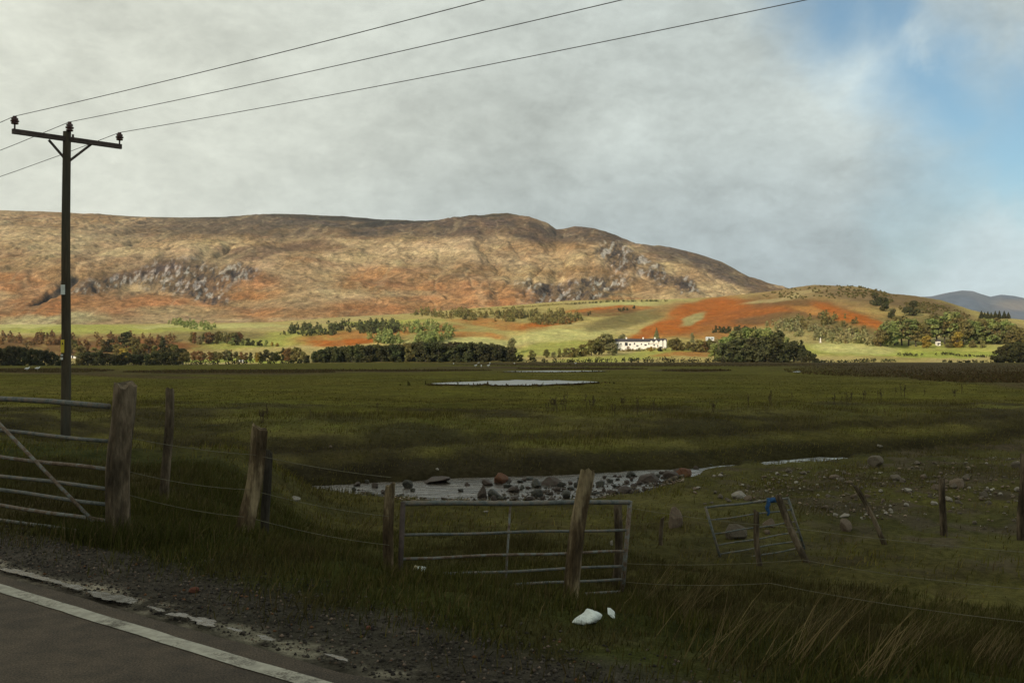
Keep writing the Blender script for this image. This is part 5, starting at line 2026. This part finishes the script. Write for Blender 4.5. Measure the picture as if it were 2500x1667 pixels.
# right-hand wood
row = []
for px, top, dep, kind, mat in ((2150, 805, 720, 'round', 'olive'), (2166, 786, 730, 'round', 'green'), (2184, 778, 740, 'pine', 'green'), (2202, 772, 745, 'pine', 'olive'), (2218, 776, 735, 'pine', 'green'), (2236, 790, 720, 'pine', 'olive'), (2252, 786, 760, 'pine', 'olive'), (2270, 774, 770, 'pine', 'green'), (2288, 770, 780, 'pine', 'olive'),
                                (2306, 772, 770, 'pine', 'green'), (2320, 762, 790, 'pine', 'green'), (2336, 776, 770, 'pine', 'olive'), (2352, 784, 760, 'round', 'olive'), (2372, 780, 775, 'round', 'green'), (2392, 778, 780, 'round', 'olive'), (2412, 774, 780, 'round', 'green'), (2432, 776, 780, 'round', 'olive'), (2452, 780, 780, 'round', 'green'),
                                (2470, 790, 770, 'round', 'olive'), (2490, 800, 760, 'round', 'olive'), (2512, 800, 760, 'round', 'olive'), (2262, 818, 700, 'round', 'gold'), (2338, 808, 705, 'round', 'gold'), (2316, 826, 695, 'round', 'olive'), (2376, 826, 700, 'bush', 'olive'), (2398, 828, 700, 'bush', 'olive')):
    row.append((px, top, -np.interp(dep, [700, 720, 760, 790], [849, 846, 841, 838]), kind, mat, 1.25 if kind != 'bush' else .8))
tree_row(row, 'trees of the wood at the right', '%s tree from the left in the wood at the right edge')
for k, (px, top, dep, w) in enumerate(((2142, 712, 1010, 1.1), (2155, 722, 985, 1.2), (2176, 752, 945, 1.0), (2222, 732, 975, 1.3))):
    tree_px('bush', 'dark_leaf', px, top, top + (34, 36, 26, 38)[k], ('dark tree high on the right hill just under its crest', 'dark tree below the topmost one on the right hill', 'lowest dark tree of the diagonal line on the right hill', 'dark round tree standing alone right of the diagonal line')[k], 'dark trees on the right hill', w * .8, k % 3)
row = [(px, 757 + r.uniform(0, 5), -778, 'spruce', 'dark_leaf', 1.5) for px in (2396, 2404, 2412, 2420, 2430, 2440, 2452, 2462)]
tree_row(row, 'spruces on the skyline at the right', '%s small spruce from the left on the skyline at the right')
row = []
for px, top in ((2436, 852), (2450, 842), (2466, 836), (2482, 834), (2500, 836)):
    row.append((px, top, 555, 'bush' if px < 2450 else 'round', 'dark_leaf', 1.1))
tree_row(row, 'dark trees at the right end of the plain', '%s dark tree from the left at the right end of the plain')


# far-off woods on the slopes: each reads as one mass of foliage
def wood(name, polys, n, hh, mat, label, seed):
    g = np.random.default_rng(seed)
    cl = []
    tries = 0
    while len(cl) < n * 4 and tries < n * 60:
        tries += 1
        b = polys[g.integers(len(polys))]
        a = g.uniform(0, 6.28); q = math.sqrt(g.uniform())
        u, v = q * math.cos(a) * b[2], q * math.sin(a) * b[3]
        ro = R(b[4])
        px = (b[0] + u * math.cos(ro) - v * math.sin(ro)) * K
        py = (b[1] + u * math.sin(ro) + v * math.cos(ro)) * K
        if fbm(np.array([px * .03]), np.array([py * .06]), 3, seed)[0] < -.22:
            continue
        p = ground_at(px, py, 560, 1500)
        h = hh * g.uniform(.6, 1.25)
        w = h * g.uniform(.22, .36)
        for q in (.2, .5, .8):
            cl.append(((p.x + g.normal(0, .3), p.y + g.normal(0, .3), p.z + h * q), (w * (1.15 - .6 * q), w * (1.15 - .6 * q), h * .26)))
        cl.append(((p.x + w * .8 * g.normal(), p.y, p.z + h * .3), (w * .7, w * .7, h * .25)))
    V, lo, to = leafcloud(cl, 5.0, 1.5, seed)
    me = mesh_np(name, V, lo, to)
    tag(link(name, me, M[mat]), label, kind='stuff')


wood('young_wood', ((740, 758, 105, 13, -3), (870, 756, 50, 14, -3)), 210, 6, 'conifer', 'young conifer wood on the slope above the plantation, left part', 601)
wood('young_wood', ((940, 768, 95, 20, -6), (990, 776, 60, 14, -10)), 200, 6, 'green', 'young mixed wood directly above the middle of the plantation', 602)
wood('young_wood', ((1110, 729, 175, 9, 3), (1240, 731, 95, 15, 3)), 230, 6.5, 'olive', 'long strip of young wood below the hill foot', 603)
wood('scrub', ((1880, 770, 130, 13, 10), (1950, 778, 110, 11, 6), (1830, 752, 50, 10, 0)), 190, 5, 'sage', 'pale scrub on the slope behind the bushy clump', 604)
wood('scrub', ((250, 785, 220, 12, 0), (80, 782, 110, 12, 0)), 150, 5.5, 'russet', 'russet scrub below the green fields at the left', 605)
wood('scrub', ((440, 748, 55, 9, 8),), 60, 6, 'green', 'dark green scrub at the end of the long green field', 606)
wood('scrub', ((1930, 742, 60, 14, 20), (1860, 745, 60, 10, 0)), 60, 5, 'olive', 'olive scrub on the bracken of the right hill', 607)
wood('scrub', ((1400, 716, 60, 4, -8), (1690, 762, 60, 6, 0)), 50, 3.5, 'dark_leaf', 'dark gorse on the bracken slope', 608)


wood('heather', ((1900, 672, 150, 15, -2), (2040, 692, 110, 16, 12), (2150, 712, 90, 12, 14)), 520, .95, 'olive', 'low heather and scrub over the top of the right hill', 609)


# hedges
def hedge(pts, h, w, mat, label, seed, group='hedges at the foot of the slopes'):
    """pts: (photo x, depth)"""
    g = np.random.default_rng(seed)
    pl = [Vector(((px - 1250) / FPX * d, d, 0)) if d > 0 else ground_at(px, -d, 540, 1500) for px, d in pts]
    pl = [Vector((p.x, p.y, 0)) for p in pl]
    cl = []
    for a, b in zip(pl[:-1], pl[1:]):
        L = (b - a).length
        for k in range(int(L / (w * .5))):
            p = a.lerp(b, g.uniform())
            p = p + Vector((g.normal(0, w * .25), g.normal(0, w * .25), 0))
            hh = h * (.75 + .35 * float(fbm(np.array([p.x * .06]), np.array([p.y * .06]), 3, seed)[0]) + g.uniform(-.1, .15))
            z = gz(p.x, p.y)
            cl.append(((p.x, p.y, z + hh * .3), (w * .6, w * .6, hh * .35)))
            cl.append(((p.x, p.y, z + hh * .68), (w * .5, w * .5, hh * .33)))
    V, lo, to = leafcloud(cl, 7, .75, seed)
    base = Vector((pl[0].x, pl[0].y, gz(pl[0].x, pl[0].y)))
    me = mesh_np('hedge', V - np.array(base), lo, to)
    o = link('hedge', me, M[mat])
    o.location = base
    tag(o, label, 'hedge', group)


hedge([(1498, -857), (1560, -857), (1632, -856)], 2.7, 1.6, 'olive', 'low olive garden hedge hiding the foot of the white house', 709, None)
hedge([(1285, 560), (1400, 560), (1475, 564), (1640, 564), (1800, 560)], 3.6, 2.2, 'hedge_leaf', 'long dark hedge under the field of the white house', 701)
hedge([(1985, 560), (2100, 566), (2185, 572)], 2.4, 2.0, 'hedge_leaf', 'dark hedge strip right of the bushy clump along the plain', 702)
hedge([(2192, -868), (2256, -869)], 2.2, 2.0, 'hedge_leaf', 'short dark hedge piece on the bright green field at the right', 703)
hedge([(2282, -867), (2340, -869), (2420, -872)], 2.4, 2.0, 'hedge_leaf', 'dark hedge on the green field left of the right-edge trees', 704)
hedge([(2300, 560), (2400, 558), (2520, 556)], 2.0, 2.0, 'hedge_leaf', 'ragged dark hedge below the right-edge trees along the plain', 705)
hedge([(140, 548), (260, 550), (360, 552), (460, 556), (600, 560), (760, 562)], 3.2, 2.4, 'hedge_leaf', 'dark hedge under the mixed wood along the left of the plain', 706)
hedge([(1395, -743), (1480, -738), (1560, -737), (1628, -736)], 3.4, 2.0, 'dark_leaf', 'thin dark hedge line along the top of the fields under the crags', 707)
hedge([(1000, -769), (1130, -760), (1260, -752), (1395, -743)], 2.2, 2.4, 'olive', 'faint olive hedge line above the strip of young wood', 708)


# ------------------------------------------------------------------ buildings
def house():
    D0 = ground_at(1565, 853, 560, 900).y
    xl = (1503 - 1250) / FPX * D0
    xr = (1628 - 1250) / FPX * D0
    zb = ZC + (870 - 851) / FPX * D0
    zg = min(gz(xl, D0), gz(xr, D0)) - .6
    root = empty('white_house', ((xl + xr) / 2, D0, gz((xl + xr) / 2, D0)), 'long white house with a dark slate roof at the foot of the hill', 'house')
    y0, y1 = D0, D0 + 7.0
    ze = ZC + (870 - 834) / FPX * D0
    zr = ZC + (870 - 826.5) / FPX * D0
    mb = MB()
    mb.box(((xl + xr) / 2, (y0 + y1) / 2, (zg + ze) / 2), xr - xl, y1 - y0, ze - zg)
    mb.build('wall', M['whitewash'], root)
    m = MB()
    e = .35
    a = [(xl - e, y0 - e, ze - .05), (xr + e, y0 - e, ze - .05), (xr + e, (y0 + y1) / 2, zr), (xl - e, (y0 + y1) / 2, zr), (xl - e, y1 + e, ze - .05), (xr + e, y1 + e, ze - .05)]
    m.add(a, [(0, 1, 2, 3), (3, 2, 5, 4), (0, 3, 4), (1, 5, 2), (0, 4, 5, 1)])
    roof = m.build('roof', M['slate'], root)
    for q in (.22, .55, .78):
        x = xl + (xr - xl) * q
        MB().box((x, (y0 + y1) / 2, zr + .3), .9, .9, 1.4).build('chimney', M['whitewash'], roof)
    # wings with white gables towards the valley
    for px, w, top, base, dp in ((1590, 2.2, 831, 838, .8), (1602, 2.6, 830, 838, .8), (1613, 2.0, 830, 846, 2.2), (1622, 2.0, 829, 846, 2.2)):
        x = (px - 1250) / FPX * D0
        zt = ZC + (870 - top) / FPX * D0
        z_b = zg if base > 840 else ze - 1.2
        zs = zt - w * .45
        m = MB()
        m.add([(x - w / 2, y0 - dp, z_b), (x + w / 2, y0 - dp, z_b), (x + w / 2, y0 - dp, zs), (x, y0 - dp, zt), (x - w / 2, y0 - dp, zs), (x - w / 2, y0 + 2.5, z_b), (x + w / 2, y0 + 2.5, z_b), (x + w / 2, y0 + 2.5, zs), (x, y0 + 2.5, zt), (x - w / 2, y0 + 2.5, zs)],
              [(0, 1, 2, 3, 4), (1, 6, 7, 2), (0, 4, 9, 5), (2, 7, 8, 3), (4, 3, 8, 9)])
        g = m.build('gable', M['whitewash'], root)
        m = MB()
        t = .12
        for sx in (-1, 1):
            m.add([(x + sx * (w / 2 + .25), y0 - dp - .2, zs - .1), (x, y0 - dp - .2, zt + t), (x, y0 + 3.2, zt + t), (x + sx * (w / 2 + .25), y0 + 3.2, zs - .1)], [(0, 1, 2, 3)])
        m.build('roof', M['slate'], g)
    for px, py, w, h in ((1507, 842, 1.6, 1.7), (1516, 839, .9, 1.0), (1529, 840, 2.0, 2.4), (1538, 841, 1.4, 1.2), (1549, 839, .9, 1.3), (1556, 844, 1.6, .9), (1566, 840, .8, 1.0), (1576, 842, 1.6, 1.0), (1584, 839, .9, 1.2), (1597, 842, 1.0, 1.2), (1606, 844, .8, 1.4)):
        x = (px - 1250) / FPX * D0
        z = ZC + (870 - py) / FPX * D0
        w_ = MB().box((x, y0 - .03, z), w + .2, .1, h + .2).build('window', M['whitewash'], root)
        MB().box((x, y0 - .06, z), w, .1, h).build('pane', M['window_dark'], w_)


house()


def small_building(name, px, d, w, dp, h, hr, wall, roof, label, rz=0.0, door=True, py=None):
    if py is not None:
        d = ground_at(px, py, 550, 1200).y
    x = (px - 1250) / FPX * d
    z = g = gz(x, d)
    root = empty(name, (x, d, g), label, 'house' if 'house' in name or 'cottage' in name else 'building')
    MB().box((x, d, (g - .6 + z + h) / 2), w, dp, z + h - g + .6).build('wall', wall, root)
    e = .25
    zt = z + h
    a = [(x - w / 2 - e, d - dp / 2 - e, zt - .04), (x + w / 2 + e, d - dp / 2 - e, zt - .04), (x + w / 2 + e, d, zt + hr), (x - w / 2 - e, d, zt + hr), (x - w / 2 - e, d + dp / 2 + e, zt - .04), (x + w / 2 + e, d + dp / 2 + e, zt - .04)]
    MB().add(a, [(0, 1, 2, 3), (3, 2, 5, 4), (0, 3, 4), (1, 5, 2), (0, 4, 5, 1)]).build('roof', roof, root)
    if door:
        MB().box((x - w * .2, d - dp / 2 - .02, z + .95), .9, .08, 1.9).build('door', M['window_dark'], root)
        MB().box((x + w * .22, d - dp / 2 - .02, z + 1.3), 1.1, .08, .9).build('window', M['window_dark'], root)
    return root


small_building('outbuilding', 1733, 700, 5.5, 4, 1.5, 1.1, M['pale_roof'], M['pale_roof'], 'small pale outbuilding with a light roof behind the tree row', py=831)
small_building('shed', 184, 575, 6.0, 3.0, 1.25, .4, M['whitewash'], M['pale_roof'], 'low white shed in the trees beside the utility pole', py=874)
small_building('shed', 590, 588, 2.4, 2.0, 1.0, .4, M['whitewash'], M['pale_roof'], 'tiny white shed on the bright field by the slender golden tree', door=False)
small_building('cottage', 2290, 712, 2.6, 3.0, 2.9, 1.3, M['whitewash'], M['slate'], 'white cottage half hidden among the trees of the right wood', py=843)
small_building('shed', 2413, 705, 2.2, 2.0, 1.1, .4, M['whitewash'], M['pale_roof'], 'small white shed at the edge of the wood near the right edge', door=False, py=834)
p = ground_at(2003, 837, 560, 1200)
x, d = p.x, p.y
root = empty('monument', (x, d, gz(x, d)), 'slim white stone monument standing on the slope right of the bushy clump', 'monument')
zb = gz(x, d) + .4
MB().box((x, d, gz(x, d) + .1), 1.7, 1.7, .6).build('base', M['rock_pale'], root)
MB().tube([(x, d, zb), (x, d, zb + 2.6), (x, d, zb + 3.3)], [.55, .38, .05], 4, sq=True).build('shaft', M['whitewash'], root)

# white birds resting on the plain
bm_ = MB()
bm_.tube([(-.30, 0, .22), (-.22, 0, .23), (-.08, 0, .26), (.08, 0, .26), (.17, 0, .28), (.21, 0, .35), (.23, 0, .40), (.28, 0, .40), (.31, 0, .385)], [.01, .05, .10, .10, .07, .05, .055, .045, .012], 10)
bm_.tube([(0, .04, 0), (0, .04, .2)], .012, 5)
bm_.tube([(0, -.04, 0), (0, -.04, .2)], .012, 5)
bo = None
for k, (px, py) in enumerate(((1161, 896), (1168, 888), (1175, 897), (1196, 889), (1192, 896), (1256, 889), (91, 904), (66, 905), (1107, 890), (1405, 889))):
    if bo is None:
        bo = bm_.build('bird', M['bird'], None, True)
        o = bo
    else:
        o = bo.copy()
        COL.objects.link(o)
    p = ground_at(px, py, 80, 500)
    o.location = p
    o.rotation_euler = (0, 0, rs.uniform(0, 6.28))
    o.scale = (1.6, 1.6, 1.6)
    tag(o, 'tiny white bird resting on the far part of the green plain', 'bird', 'white birds on the plain')


# ------------------------------------------------------------------ the air between here and the mountains
def haze():
    m = bpy.data.materials.new('haze')
    m.use_nodes = True
    t = NT(m.node_tree)
    t.n.remove(t.n['Principled BSDF'])
    v = t.node('ShaderNodeVolumePrincipled')
    v.inputs['Color'].default_value = (.80, .87, .95, 1)
    v.inputs['Density'].default_value = HAZE
    v.inputs['Anisotropy'].default_value = .2
    t.l.new(v.outputs[0], t.n['Material Output'].inputs['Volume'])
    o = MB().box((0, 4400, 300), 12000, 12400, 720).build('haze', m)
    tag(o, 'thin pale haze over the valley', kind='stuff')


HAZE = 4.4e-5
haze()
